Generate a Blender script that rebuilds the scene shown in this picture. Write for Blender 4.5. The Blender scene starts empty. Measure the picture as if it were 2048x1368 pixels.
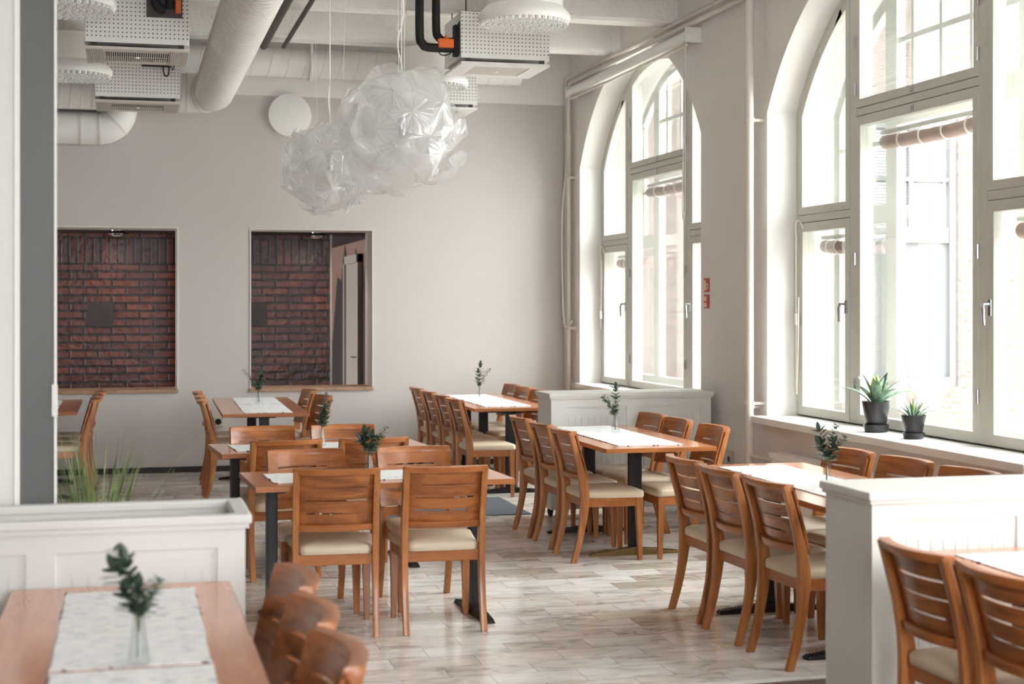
import bpy, bmesh, math, random
from mathutils import Vector, Matrix
from mathutils.geometry import tessellate_polygon
PI = math.pi
R = math.radians
sc = bpy.context.scene
C = sc.collection

# ---------------------------------------------------------------- camera
YAW = R(14.2)
cam_d = bpy.data.cameras.new('camera')
cam = bpy.data.objects.new('camera', cam_d)
C.objects.link(cam)
cam.location = (0, 0, 1.65)
cam.rotation_euler = (R(90), 0, -YAW)
cam_d.sensor_width = 36
cam_d.lens = 3050 / 2048 * 36
cam_d.shift_y = -(684 - 608) / 2048
cam_d.clip_start = .05
cam_d.clip_end = 200
cam_d.dof.use_dof = True
cam_d.dof.focus_distance = 9.8
cam_d.dof.aperture_fstop = 2.8
sc.camera = cam

# ---------------------------------------------------------------- sky, exposure
w = bpy.data.worlds.new('sky')
sc.world = w
w.use_nodes = True
wn = w.node_tree
bg = wn.nodes['Background']
tc = wn.nodes.new('ShaderNodeTexCoord')
sx = wn.nodes.new('ShaderNodeSeparateXYZ')
wn.links.new(tc.outputs['Generated'], sx.inputs[0])
cr = wn.nodes.new('ShaderNodeValToRGB')          # overcast sky, brighter towards the zenith
cr.color_ramp.elements[0].position = 0.0
cr.color_ramp.elements[0].color = (.50, .51, .53, 1)
cr.color_ramp.elements[1].position = .7
cr.color_ramp.elements[1].color = (.985, .99, 1, 1)
wn.links.new(sx.outputs[2], cr.inputs[0])
wn.links.new(cr.outputs[0], bg.inputs[0])
bg.inputs[1].default_value = 5.2
vs = sc.view_settings
vs.view_transform = 'Standard'
vs.look = 'None'
vs.gamma = 1
vs.use_curve_mapping = False
vs.exposure = 2.2

XWALL = 4.49      # inner face of the window wall
YB = 15.3         # inner face of the back wall
XL = -3.9         # left wall
YR = -2.6         # rear wall behind the camera
ZC = 4.46         # ceiling
WINC = [13.23, 8.54, 3.85]


def portal(name, loc, rot, sx_, sy_):
    l = bpy.data.lights.new(name, 'AREA')
    l.shape = 'RECTANGLE'
    l.size = sx_
    l.size_y = sy_
    l.cycles.is_portal = True
    o = bpy.data.objects.new(name, l)
    C.objects.link(o)
    o.location = loc
    o.rotation_euler = rot
    return o


for yc in WINC:
    portal('window_light', (5.2, yc, 2.4), (0, R(90), 0), 3.3, 3.5)
portal('window_light', (1.65, YR - .35, 2.3), (R(90), 0, 0), 3.0, 2.9)

# ---------------------------------------------------------------- materials
MATS = {}


def newmat(name):
    m = bpy.data.materials.new(name)
    m.use_nodes = True
    nt = m.node_tree
    b = nt.nodes['Principled BSDF']
    MATS[name] = m
    return m, nt, b


def N(nt, t, **kw):
    n = nt.nodes.new('ShaderNode' + t)
    for k, v in kw.items():
        if k[0] == 'i' and k[1:].isdigit():
            n.inputs[int(k[1:])].default_value = v
        else:
            setattr(n, k, v)
    return n


def srgb(r, g, b):
    f = lambda c: (c / 255 / 12.92) if c <= 10 else ((c / 255 + .055) / 1.055) ** 2.4
    return (f(r), f(g), f(b), 1)


def plain(name, col, rough=.5, metal=0, noise=.0, scale=8, bump=0, bscale=60, coat=0, spec=None):
    m, nt, b = newmat(name)
    b.inputs['Roughness'].default_value = rough
    b.inputs['Metallic'].default_value = metal
    if coat:
        b.inputs['Coat Weight'].default_value = coat
        b.inputs['Coat Roughness'].default_value = .12
    if spec is not None:
        b.inputs['Specular IOR Level'].default_value = spec
    L = nt.links
    t = N(nt, 'TexCoord')
    n = N(nt, 'TexNoise')
    n.inputs['Scale'].default_value = scale
    n.inputs['Detail'].default_value = 4
    L.new(t.outputs['Object'], n.inputs['Vector'])
    mx = N(nt, 'Mix', data_type='RGBA')
    mx.inputs[6].default_value = tuple(c * (1 - noise) for c in col[:3]) + (1,)
    mx.inputs[7].default_value = tuple(min(1, c * (1 + noise)) for c in col[:3]) + (1,)
    L.new(n.outputs[0], mx.inputs[0])
    L.new(mx.outputs[2], b.inputs['Base Color'])
    if bump:
        n2 = N(nt, 'TexNoise')
        n2.inputs['Scale'].default_value = bscale
        n2.inputs['Detail'].default_value = 3
        L.new(t.outputs['Object'], n2.inputs['Vector'])
        bp = N(nt, 'Bump')
        bp.inputs['Strength'].default_value = bump
        bp.inputs['Distance'].default_value = .01
        L.new(n2.outputs[0], bp.inputs['Height'])
        L.new(bp.outputs[0], b.inputs['Normal'])
    return m


def wood(name, c1, c2, axis=0, rough=.32, scale=1.0, coat=.25):
    """straight to wavy grain running along local axis 0 x, 1 y, 2 z"""
    m, nt, b = newmat(name)
    L = nt.links
    t = N(nt, 'TexCoord')
    oi = N(nt, 'ObjectInfo')
    mp = N(nt, 'Mapping')
    s = [14 * scale] * 3
    s[axis] = 1.6 * scale
    mp.inputs['Scale'].default_value = s
    ad = N(nt, 'VectorMath', operation='ADD')
    ml = N(nt, 'Math', operation='MULTIPLY')
    ml.inputs[1].default_value = 37
    L.new(oi.outputs['Random'], ml.inputs[0])
    L.new(t.outputs['Object'], mp.inputs[0])
    L.new(mp.outputs[0], ad.inputs[0])
    L.new(ml.outputs[0], ad.inputs[1])
    n = N(nt, 'TexNoise')
    n.inputs['Scale'].default_value = 1.0
    n.inputs['Detail'].default_value = 5
    n.inputs['Distortion'].default_value = 1.4
    L.new(ad.outputs[0], n.inputs['Vector'])
    wv = N(nt, 'TexNoise')
    wv.inputs['Scale'].default_value = 9
    wv.inputs['Detail'].default_value = 2
    L.new(ad.outputs[0], wv.inputs['Vector'])
    r = N(nt, 'ValToRGB')
    r.color_ramp.elements[0].position = .3
    r.color_ramp.elements[0].color = c1
    r.color_ramp.elements[1].position = .7
    r.color_ramp.elements[1].color = c2
    a2 = N(nt, 'Math', operation='MULTIPLY_ADD')
    a2.inputs[1].default_value = .25
    L.new(wv.outputs[0], a2.inputs[0])
    sb = N(nt, 'Math', operation='SUBTRACT')
    L.new(n.outputs[0], sb.inputs[0])
    sb.inputs[1].default_value = .125
    L.new(sb.outputs[0], a2.inputs[2])
    L.new(a2.outputs[0], r.inputs[0])
    hs = N(nt, 'HueSaturation')
    mr = N(nt, 'MapRange')
    mr.inputs[3].default_value = .88
    mr.inputs[4].default_value = 1.1
    L.new(oi.outputs['Random'], mr.inputs[0])
    L.new(mr.outputs[0], hs.inputs['Value'])
    L.new(r.outputs[0], hs.inputs['Color'])
    L.new(hs.outputs[0], b.inputs['Base Color'])
    b.inputs['Roughness'].default_value = rough
    b.inputs['Coat Weight'].default_value = coat
    b.inputs['Coat Roughness'].default_value = .15
    return m


wood('wood_panel', srgb(122, 66, 30), srgb(184, 112, 58), 0, .32)
wood('wood_frame', srgb(150, 88, 42), srgb(196, 128, 72), 2, .35)
wood('wood_table', srgb(186, 108, 62), srgb(208, 130, 80), 1, .22, 1.0, .5)
wood('wood_edge', srgb(154, 88, 42), srgb(186, 114, 60), 0, .35)
plain('cream_seat', srgb(218, 201, 176), .45, noise=.05, scale=5)
plain('black_metal', srgb(16, 16, 18), .42, .0, noise=.1)
plain('brass_worn', srgb(128, 106, 66), .4, .5, noise=.3, scale=25)
plain('white_wall', srgb(236, 231, 226), .75, noise=.03, scale=1.5, bump=.12, bscale=45)
plain('left_grey', srgb(150, 142, 134), .8)
plain('reveal_white', srgb(236, 234, 230), .8, noise=.02, scale=2)
plain('ceiling_white', srgb(244, 241, 237), .85, noise=.03, scale=3, bump=1.0, bscale=38)
plain('duct_white', srgb(246, 244, 241), .42, noise=.02)
plain('duct_seam', srgb(226, 221, 214), .45)
plain('paint_white', srgb(238, 236, 232), .38, noise=.015)
plain('lacquer_white', srgb(226, 225, 221), .45, noise=.015)
plain('sill_white', srgb(238, 235, 230), .35, noise=.02)
plain('window_grey', srgb(204, 203, 193), .42, noise=.05, scale=12)
plain('outer_white', srgb(206, 206, 202), .5)
plain('pipe_beige', srgb(222, 214, 204), .42, noise=.02)
plain('chrome', srgb(200, 200, 205), .15, 1.0)
plain('brass', srgb(190, 150, 90), .3, 1.0)
plain('steel_dark', srgb(70, 62, 60), .5, .6)
plain('black_rubber', srgb(28, 28, 30), .7)
plain('orange_plastic', srgb(240, 110, 40), .4)
plain('yellow_plastic', srgb(215, 170, 40), .4)
plain('dark_slat', srgb(62, 54, 50), .7)
plain('slat_white', srgb(214, 206, 198), .5)
plain('baseboard_dark', srgb(52, 46, 46), .5)
plain('sill_stone', srgb(176, 142, 118), .5, noise=.35, scale=14)
plain('trim_white', srgb(228, 222, 214), .5)
plain('hall_wall', srgb(124, 96, 84), .8)
plain('hall_door', srgb(150, 138, 128), .6)
plain('hall_dark', srgb(70, 52, 48), .9)
plain('mural_dark', srgb(44, 32, 30), .8)
plain('grey_plate', srgb(74, 66, 68), .5)
plain('rug_blue', srgb(92, 98, 108), .95, noise=.4, scale=160, bump=.4, bscale=200)
plain('carpet_brown', srgb(120, 104, 92), .95, noise=.35, scale=120, bump=.3, bscale=200)
plain('pot_black', srgb(36, 36, 40), .3, noise=.05)
plain('soil', srgb(50, 38, 30), .95, noise=.3, scale=50)
plain('stem_brown', srgb(96, 104, 70), .6)
plain('blind_pink', srgb(168, 142, 132), .7, noise=.08, scale=10)
plain('cord_white', srgb(238, 234, 228), .6)
plain('sign_red', srgb(196, 62, 44), .5)
plain('sign_pale', srgb(244, 220, 206), .5)
plain('socket_beige', srgb(206, 196, 176), .5)
plain('downpipe_blue', srgb(176, 186, 188), .5, noise=.1, scale=4)
plain('rust', srgb(200, 140, 95), .8)
plain('stitch_dark', srgb(92, 74, 78), .9)
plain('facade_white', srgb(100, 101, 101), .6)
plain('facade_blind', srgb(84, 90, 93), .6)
plain('ground_grey', srgb(170, 168, 165), .9)


def leafmat(name, c1, c2, rough=.45):
    m, nt, b = newmat(name)
    L = nt.links
    t = N(nt, 'TexCoord')
    n = N(nt, 'TexNoise')
    n.inputs['Scale'].default_value = 22
    L.new(t.outputs['Object'], n.inputs['Vector'])
    r = N(nt, 'ValToRGB')
    r.color_ramp.elements[0].position = .35
    r.color_ramp.elements[0].color = c1
    r.color_ramp.elements[1].position = .65
    r.color_ramp.elements[1].color = c2
    L.new(n.outputs[0], r.inputs[0])
    L.new(r.outputs[0], b.inputs['Base Color'])
    b.inputs['Roughness'].default_value = rough
    return m


leafmat('leaf_dark', srgb(38, 58, 46), srgb(62, 84, 64), .35)
leafmat('leaf_euca', srgb(78, 104, 84), srgb(136, 158, 138), .6)
leafmat('leaf_agave', srgb(70, 104, 86), srgb(140, 166, 140), .45)
leafmat('leaf_young', srgb(150, 170, 70), srgb(190, 198, 110), .45)
leafmat('grass_green', srgb(96, 118, 60), srgb(150, 164, 110), .6)


def glassmat(name, tint, gloss=.08, rough=.02, diffuse=0.0, dcol=(.9, .9, .9, 1), edge=.5):
    m = bpy.data.materials.new(name)
    m.use_nodes = True
    nt = m.node_tree
    for n in list(nt.nodes):
        nt.nodes.remove(n)
    L = nt.links
    out = N(nt, 'OutputMaterial')
    tr = N(nt, 'BsdfTransparent')
    tr.inputs[0].default_value = tint
    gl = N(nt, 'BsdfGlossy')
    gl.inputs['Roughness'].default_value = rough
    lw = N(nt, 'LayerWeight')
    lw.inputs[0].default_value = .12
    mr = N(nt, 'MapRange')
    mr.inputs[3].default_value = gloss
    mr.inputs[4].default_value = min(1, gloss + edge)
    L.new(lw.outputs['Fresnel'], mr.inputs[0])
    mx = N(nt, 'MixShader')
    L.new(mr.outputs[0], mx.inputs[0])
    src = tr
    if diffuse:
        df = N(nt, 'BsdfDiffuse')
        df.inputs[0].default_value = dcol
        tl = N(nt, 'BsdfTranslucent')
        tl.inputs[0].default_value = dcol
        m1 = N(nt, 'MixShader')
        m1.inputs[0].default_value = .55
        L.new(df.outputs[0], m1.inputs[1])
        L.new(tl.outputs[0], m1.inputs[2])
        m2 = N(nt, 'MixShader')
        m2.inputs[0].default_value = diffuse
        L.new(tr.outputs[0], m2.inputs[1])
        L.new(m1.outputs[0], m2.inputs[2])
        src = m2
    L.new(src.outputs[0], mx.inputs[1])
    L.new(gl.outputs[0], mx.inputs[2])
    L.new(mx.outputs[0], out.inputs[0])
    MATS[name] = m
    return m


glassmat('pane_glass', (.97, .98, .97, 1), .03)
glassmat('vase_glass', (.95, .965, .965, 1), .03, .03, edge=.25)
glassmat('petal_plastic', (1, 1, 1, 1), .15, .2, .34, (1, 1, 1, 1), edge=.3)
glassmat('screen_glass', (.5, .52, .52, 1), .05, .25, .74, (.33, .34, .34, 1), edge=.3)

# back wall: grey paint with a white band above
m, nt, b = newmat('back_paint')
L = nt.links
t = N(nt, 'TexCoord')
sp = N(nt, 'SeparateXYZ')
L.new(t.outputs['Object'], sp.inputs[0])
gt = N(nt, 'Math', operation='GREATER_THAN')
gt.inputs[1].default_value = 3.72
L.new(sp.outputs[2], gt.inputs[0])
mx = N(nt, 'Mix', data_type='RGBA')
mx.inputs[6].default_value = srgb(206, 200, 196)
mx.inputs[7].default_value = srgb(240, 237, 232)
L.new(gt.outputs[0], mx.inputs[0])
L.new(mx.outputs[2], b.inputs['Base Color'])
b.inputs['Roughness'].default_value = .7
n = N(nt, 'TexNoise')
n.inputs['Scale'].default_value = 60
bp = N(nt, 'Bump')
bp.inputs['Strength'].default_value = .06
L.new(t.outputs['Object'], n.inputs['Vector'])
L.new(n.outputs[0], bp.inputs['Height'])
L.new(bp.outputs[0], b.inputs['Normal'])


def brickmat(name, c1, c2, mortar, bw, bh, ms, rough, axes, bump=.6, off=0.0):
    m, nt, b = newmat(name)
    L = nt.links
    t = N(nt, 'TexCoord')
    sp = N(nt, 'SeparateXYZ')
    cb = N(nt, 'CombineXYZ')
    L.new(t.outputs['Object'], sp.inputs[0])
    sh = N(nt, 'Math', operation='SUBTRACT')
    sh.inputs[1].default_value = off
    L.new(sp.outputs[axes[0]], sh.inputs[0])
    L.new(sh.outputs[0], cb.inputs[0])
    L.new(sp.outputs[axes[1]], cb.inputs[1])
    br = N(nt, 'TexBrick')
    br.offset = .5
    br.inputs['Color1'].default_value = c1
    br.inputs['Color2'].default_value = c2
    br.inputs['Mortar'].default_value = mortar
    br.inputs['Scale'].default_value = 1
    br.inputs['Brick Width'].default_value = bw
    br.inputs['Row Height'].default_value = bh
    br.inputs['Mortar Size'].default_value = ms
    br.inputs['Mortar Smooth'].default_value = .3
    L.new(cb.outputs[0], br.inputs[0])
    n = N(nt, 'TexNoise')
    n.inputs['Scale'].default_value = 16
    n.inputs['Detail'].default_value = 6
    L.new(t.outputs['Object'], n.inputs['Vector'])
    mr = N(nt, 'MapRange')
    mr.inputs[1].default_value = .3
    mr.inputs[2].default_value = .7
    mr.inputs[3].default_value = .6
    mr.inputs[4].default_value = 1.35
    L.new(n.outputs[0], mr.inputs[0])
    hs = N(nt, 'HueSaturation')
    L.new(mr.outputs[0], hs.inputs['Value'])
    L.new(br.outputs[0], hs.inputs['Color'])
    L.new(hs.outputs[0], b.inputs['Base Color'])
    ma = N(nt, 'Math', operation='MULTIPLY_ADD')
    L.new(br.outputs[1], ma.inputs[0])
    ma.inputs[1].default_value = -1.0
    L.new(n.outputs[0], ma.inputs[2])
    bp = N(nt, 'Bump')
    bp.inputs['Strength'].default_value = bump
    bp.inputs['Distance'].default_value = .012
    L.new(ma.outputs[0], bp.inputs['Height'])
    L.new(bp.outputs[0], b.inputs['Normal'])
    b.inputs['Roughness'].default_value = rough
    return m


brickmat('brick_dark', srgb(122, 58, 40), srgb(76, 34, 24), srgb(28, 19, 17), .285, .083, .012, .3, (0, 2))
brickmat('brick_soldier', srgb(118, 56, 40), srgb(72, 33, 24), srgb(28, 19, 17), .285, .083, .012, .3, (2, 0), off=.075)
MATS['brick_soldier'].node_tree.nodes['Brick Texture'].offset = 0
brickmat('brick_pale', srgb(112, 98, 92), srgb(105, 89, 83), srgb(110, 104, 101), .285, .083, .010, .9, (0, 2), .3)

# marble tiles, each with its own veins and tint
m, nt, b = newmat('marble_tiles')
L = nt.links
t = N(nt, 'TexCoord')
sp = N(nt, 'SeparateXYZ')
L.new(t.outputs['Object'], sp.inputs[0])


def MATH(op, a, b_=None, c_=None):
    n = N(nt, 'Math', operation=op)
    for i, v in enumerate((a, b_, c_)):
        if v is None:
            continue
        if isinstance(v, (int, float)):
            n.inputs[i].default_value = v
        else:
            L.new(v, n.inputs[i])
    return n.outputs[0]


TW, TH_ = .40, .20
row = MATH('FLOOR', MATH('DIVIDE', sp.outputs[1], TH_))
wr = N(nt, 'TexWhiteNoise', noise_dimensions='1D')
L.new(row, wr.inputs['W'])
off = MATH('ADD', MATH('MULTIPLY', MATH('MODULO', MATH('ABSOLUTE', row), 2.0), .5), MATH('MULTIPLY', wr.outputs[0], .12))
u = MATH('ADD', MATH('DIVIDE', sp.outputs[0], TW), off)
col = MATH('FLOOR', u)
fu = MATH('FRACT', u)
fv = MATH('FRACT', MATH('DIVIDE', sp.outputs[1], TH_))
cb = N(nt, 'CombineXYZ')
L.new(col, cb.inputs[0])
L.new(row, cb.inputs[1])
wn2 = N(nt, 'TexWhiteNoise', noise_dimensions='2D')
L.new(cb.outputs[0], wn2.inputs['Vector'])
# veins
vo = N(nt, 'VectorMath', operation='MULTIPLY_ADD')
L.new(wn2.outputs['Color'], vo.inputs[0])
vo.inputs[1].default_value = (30, 30, 30)
L.new(t.outputs['Object'], vo.inputs[2])
mp = N(nt, 'Mapping')
mp.inputs['Scale'].default_value = (1.5, 3.8, 1)
mp.inputs['Rotation'].default_value = (0, 0, .12)
L.new(vo.outputs[0], mp.inputs[0])
n1 = N(nt, 'TexNoise')
n1.inputs['Scale'].default_value = 2.2
n1.inputs['Detail'].default_value = 7
n1.inputs['Distortion'].default_value = .9
L.new(mp.outputs[0], n1.inputs['Vector'])
vein = MATH('SUBTRACT', 1.0, MATH('MULTIPLY', MATH('ABSOLUTE', MATH('SUBTRACT', n1.outputs[0], .5)), 16.0))
vein = MATH('MAXIMUM', vein, 0.0)
n3 = N(nt, 'TexNoise')
n3.inputs['Scale'].default_value = 1.3
n3.inputs['Detail'].default_value = 3
L.new(mp.outputs[0], n3.inputs['Vector'])
cl = N(nt, 'MapRange')
cl.inputs[1].default_value = .45
cl.inputs[2].default_value = .68
L.new(n3.outputs[0], cl.inputs[0])
tint = N(nt, 'ValToRGB')
e = tint.color_ramp.elements
e[0].position = 0
e[0].color = srgb(246, 244, 241)
e[1].position = 1
e[1].color = srgb(196, 188, 176)
for p, c_ in ((.3, srgb(246, 242, 238)), (.55, srgb(243, 232, 226)), (.75, srgb(238, 237, 233)), (.9, srgb(226, 218, 209))):
    q = e.new(p)
    q.color = c_
L.new(wn2.outputs['Value'], tint.inputs[0])
m1 = N(nt, 'Mix', data_type='RGBA')
L.new(MATH('MULTIPLY', cl.outputs[0], .46), m1.inputs[0])
L.new(tint.outputs[0], m1.inputs[6])
m1.inputs[7].default_value = srgb(160, 148, 134)
m2 = N(nt, 'Mix', data_type='RGBA')
L.new(MATH('MULTIPLY', vein, MATH('ADD', MATH('MULTIPLY', cl.outputs[0], .45), .16)), m2.inputs[0])
L.new(m1.outputs[2], m2.inputs[6])
m2.inputs[7].default_value = srgb(104, 88, 76)
eu = MATH('MINIMUM', fu, MATH('SUBTRACT', 1.0, fu))
ev = MATH('MINIMUM', fv, MATH('SUBTRACT', 1.0, fv))
g1 = MATH('LESS_THAN', MATH('MULTIPLY', eu, TW), .0016)
g2 = MATH('LESS_THAN', MATH('MULTIPLY', ev, TH_), .0016)
gr = MATH('MAXIMUM', g1, g2)
m3 = N(nt, 'Mix', data_type='RGBA')
L.new(MATH('MULTIPLY', gr, .75), m3.inputs[0])
L.new(m2.outputs[2], m3.inputs[6])
m3.inputs[7].default_value = srgb(120, 108, 98)
L.new(m3.outputs[2], b.inputs['Base Color'])
b.inputs['Roughness'].default_value = .14

# woven runner: white with grey-blue flecks
m, nt, b = newmat('woven_cloth')
L = nt.links
t = N(nt, 'TexCoord')
mp = N(nt, 'Mapping')
mp.inputs['Scale'].default_value = (18, 75, 1)
L.new(t.outputs['Object'], mp.inputs[0])
n = N(nt, 'TexNoise')
n.inputs['Scale'].default_value = 1
n.inputs['Detail'].default_value = 3
L.new(mp.outputs[0], n.inputs['Vector'])
r = N(nt, 'ValToRGB')
r.color_ramp.elements[0].position = .30
r.color_ramp.elements[0].color = srgb(178, 184, 194)
r.color_ramp.elements[1].position = .47
r.color_ramp.elements[1].color = srgb(248, 248, 248)
L.new(n.outputs[0], r.inputs[0])
L.new(r.outputs[0], b.inputs['Base Color'])
b.inputs['Roughness'].default_value = .95
bp = N(nt, 'Bump')
bp.inputs['Strength'].default_value = .5
bp.inputs['Distance'].default_value = .003
L.new(n.outputs[0], bp.inputs['Height'])
L.new(bp.outputs[0], b.inputs['Normal'])

# perforated sheet metal (holes as a pattern of dots)
m, nt, b = newmat('perforated')
L = nt.links
t = N(nt, 'TexCoord')
sp = N(nt, 'SeparateXYZ')
L.new(t.outputs['Object'], sp.inputs[0])
P_ = .03


def cell(o):
    return MATH('SUBTRACT', MATH('FRACT', MATH('DIVIDE', o, P_)), .5)


h = MATH('ADD', sp.outputs[0], sp.outputs[1])
cx_ = cell(h)
cz_ = cell(sp.outputs[2])
d = MATH('SQRT', MATH('ADD', MATH('MULTIPLY', cx_, cx_), MATH('MULTIPLY', cz_, cz_)))
hole = MATH('LESS_THAN', d, .17)
mx = N(nt, 'Mix', data_type='RGBA')
L.new(hole, mx.inputs[0])
mx.inputs[6].default_value = srgb(244, 242, 239)
mx.inputs[7].default_value = srgb(92, 84, 78)
L.new(mx.outputs[2], b.inputs['Base Color'])
b.inputs['Roughness'].default_value = .4


# ---------------------------------------------------------------- mesh helpers
class MB:
    def __init__(s):
        s.v = []
        s.f = []
        s.m = []

    def add(s, vs_, fs, mi=0, M=None):
        o = len(s.v)
        for p in vs_:
            p = Vector(p)
            s.v.append(tuple(M @ p if M else p))
        for f in fs:
            s.f.append(tuple(i + o for i in f))
            s.m.append(mi)
        return s

    def box(s, x0, x1, y0, y1, z0, z1, mi=0, M=None):
        v = [(x, y, z) for z in (z0, z1) for y in (y0, y1) for x in (x0, x1)]
        return s.add(v, [(0, 2, 3, 1), (4, 5, 7, 6), (0, 1, 5, 4), (2, 6, 7, 3), (0, 4, 6, 2), (1, 3, 7, 5)], mi, M)

    def loft(s, rings, mi=0, caps=True, M=None, close=True):
        n = len(rings[0])
        v = [p for r_ in rings for p in r_]
        f = []
        for i in range(len(rings) - 1):
            for j in range(n if close else n - 1):
                k = (j + 1) % n
                f.append((i * n + j, i * n + k, (i + 1) * n + k, (i + 1) * n + j))
        if caps:
            f.append(tuple(range(n - 1, -1, -1)))
            f.append(tuple((len(rings) - 1) * n + j for j in range(n)))
        return s.add(v, f, mi, M)

    def tube(s, pts, r, n=10, mi=0, M=None, caps=True):
        pts = [Vector(p) for p in pts]
        rs = r if isinstance(r, (list, tuple)) else [r] * len(pts)
        rings = []
        up = None
        for i, p in enumerate(pts):
            a = pts[max(i - 1, 0)]
            b_ = pts[min(i + 1, len(pts) - 1)]
            d_ = (b_ - a).normalized()
            if up is None:
                up = Vector((0, 0, 1)) if abs(d_.z) < .9 else Vector((1, 0, 0))
            sd = d_.cross(up).normalized()
            up = sd.cross(d_).normalized()
            rings.append([tuple(p + rs[i] * (math.cos(2 * PI * k / n) * sd + math.sin(2 * PI * k / n) * up)) for k in range(n)])
        return s.loft(rings, mi, caps, M)

    def lathe(s, prof, n=24, c=(0, 0, 0), mi=0, M=None, caps=True):
        rings = [[(c[0] + r_ * math.cos(2 * PI * k / n), c[1] + r_ * math.sin(2 * PI * k / n), c[2] + z) for k in range(n)] for r_, z in prof]
        return s.loft(rings, mi, caps, M)

    def prism(s, poly, a, b_, axis='x', mi=0, M=None):
        """poly of (u, v); extruded between a and b along axis"""
        def P(u_, v_, t_):
            return {'x': (t_, u_, v_), 'y': (u_, t_, v_), 'z': (u_, v_, t_)}[axis]
        n = len(poly)
        v = [P(u_, v_, a) for u_, v_ in poly] + [P(u_, v_, b_) for u_, v_ in poly]
        f = [tuple(range(n)), tuple(range(2 * n - 1, n - 1, -1))]
        f += [(i, i + n, (i + 1) % n + n, (i + 1) % n) for i in range(n)]
        return s.add(v, f, mi, M)

    def ring(s, outer, inner, a, b_, axis='x', mi=0):
        """frame between two outlines with equal point counts"""
        def P(u_, v_, t_):
            return {'x': (t_, u_, v_), 'y': (u_, t_, v_), 'z': (u_, v_, t_)}[axis]
        n = len(outer)
        v = []
        for lo in (outer, inner):
            for t_ in (a, b_):
                v += [P(u_, v_, t_) for u_, v_ in lo]
        f = []
        for i in range(n):
            j = (i + 1) % n
            f += [(i, j, j + 2 * n, i + 2 * n), (i + n, i + 3 * n, j + 3 * n, j + n), (i, i + n, j + n, j), (i + 2 * n, j + 2 * n, j + 3 * n, i + 3 * n)]
        return s.add(v, f, mi)

    def mesh(s, name, mats, smooth=None, bevel=0):
        me = bpy.data.meshes.new(name)
        me.from_pydata(s.v, [], s.f)
        for mm in mats:
            me.materials.append(MATS[mm])
        me.polygons.foreach_set('material_index', s.m)
        bm = bmesh.new()
        bm.from_mesh(me)
        bmesh.ops.recalc_face_normals(bm, faces=bm.faces)
        if bevel:
            ed = [e_ for e_ in bm.edges if len(e_.link_faces) == 2 and e_.calc_face_angle() > .6]
            bmesh.ops.bevel(bm, geom=ed, offset=bevel, segments=2, affect='EDGES', profile=.6, clamp_overlap=True)
        bm.to_mesh(me)
        bm.free()
        if smooth:
            me.shade_smooth()
            me.set_sharp_from_angle(angle=R(smooth))
        me.update()
        return me


def obj(name, mb, mats, parent=None, smooth=None, bevel=0):
    if isinstance(mats, str):
        mats = [mats]
    me = mb.mesh(name, mats, smooth, bevel) if isinstance(mb, MB) else mb
    o = bpy.data.objects.new(name, me)
    C.objects.link(o)
    if parent:
        o.parent = parent
    return o


def thing(name, label, cat, loc=(0, 0, 0), rz=0, group=None):
    o = bpy.data.objects.new(name, None)
    o.empty_display_size = .1
    C.objects.link(o)
    o.location = loc
    o.rotation_euler = (0, 0, rz)
    o['label'] = label
    o['category'] = cat
    if group:
        o['group'] = group
    return o


def tag(o, label, cat, group=None):
    o['label'] = label
    o['category'] = cat
    if group:
        o['group'] = group
    return o


def struct(name, mb, mats, smooth=None, bevel=0, parent=None):
    o = obj(name, mb, mats, parent, smooth, bevel)
    if not parent:
        o['kind'] = 'structure'
    return o


def dup(root, loc, rz, label, group=None):
    r_ = root.copy()
    C.objects.link(r_)
    r_.location = loc
    r_.rotation_euler = (0, 0, rz)
    r_['label'] = label
    if group:
        r_['group'] = group
    for ch in list(root.children):
        c_ = ch.copy()
        C.objects.link(c_)
        c_.parent = r_
        for g_ in list(ch.children):
            d_ = g_.copy()
            C.objects.link(d_)
            d_.parent = c_
    return r_


def catmull(pts, n=6):
    out = []
    P = [Vector(p) for p in pts]
    for i in range(len(P) - 1):
        p0 = P[max(i - 1, 0)]
        p1, p2 = P[i], P[i + 1]
        p3 = P[min(i + 2, len(P) - 1)]
        for k in range(n):
            t_ = k / n
            out.append(.5 * ((2 * p1) + (-p0 + p2) * t_ + (2 * p0 - 5 * p1 + 4 * p2 - p3) * t_ ** 2 + (-p0 + 3 * p1 - 3 * p2 + p3) * t_ ** 3))
    out.append(P[-1])
    return out


# ================================================================ ROOM SHELL
# tiles start behind the threshold, carpet this side of it
YT = 6.2
fl = MB().box(XL, XWALL + .6, YT, YB, -.1, 0)
struct('floor', fl, 'marble_tiles')
fl = MB().box(XL, XWALL + .6, YR, YT, -.1, -.002)
struct('floor', fl, 'carpet_brown')
struct('trim_1', MB().box(XL, XWALL, YT - .03, YT + .012, -.001, .006), 'paint_white', bevel=.002)
struct('ceiling', MB().box(XL, XWALL + .6, YR, YB + .5, ZC, ZC + .2), 'ceiling_white')
k = 2
for yb_ in (13.6, 12.06, 10.52, 8.98, 7.44, 5.9, 4.36, 2.82, 1.28, -.26, -1.8):
    bmb = MB()
    nseg = 40
    x0, x1 = XL, XWALL
    rings = []
    rnd = random.Random(k)
    for i in range(nseg + 1):
        x_ = x0 + (x1 - x0) * i / nseg
        j = rnd.uniform(-.008, .008)
        rings.append([(x_, yb_ - .02, ZC), (x_, yb_ + j, 4.03), (x_, yb_ + .02, 4.005 + j * .4), (x_, yb_ + .22, 4.005 + j * .3), (x_, yb_ + .25 + j, 4.03), (x_, yb_ + .27, ZC)])
    bmb.loft(rings)
    struct('trim_%d' % k, bmb, 'ceiling_white')
    k += 1

# window wall with arched openings
AR = 1.975
ZAC = 2.01
HW = 1.69
ZSIL = .84


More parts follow.
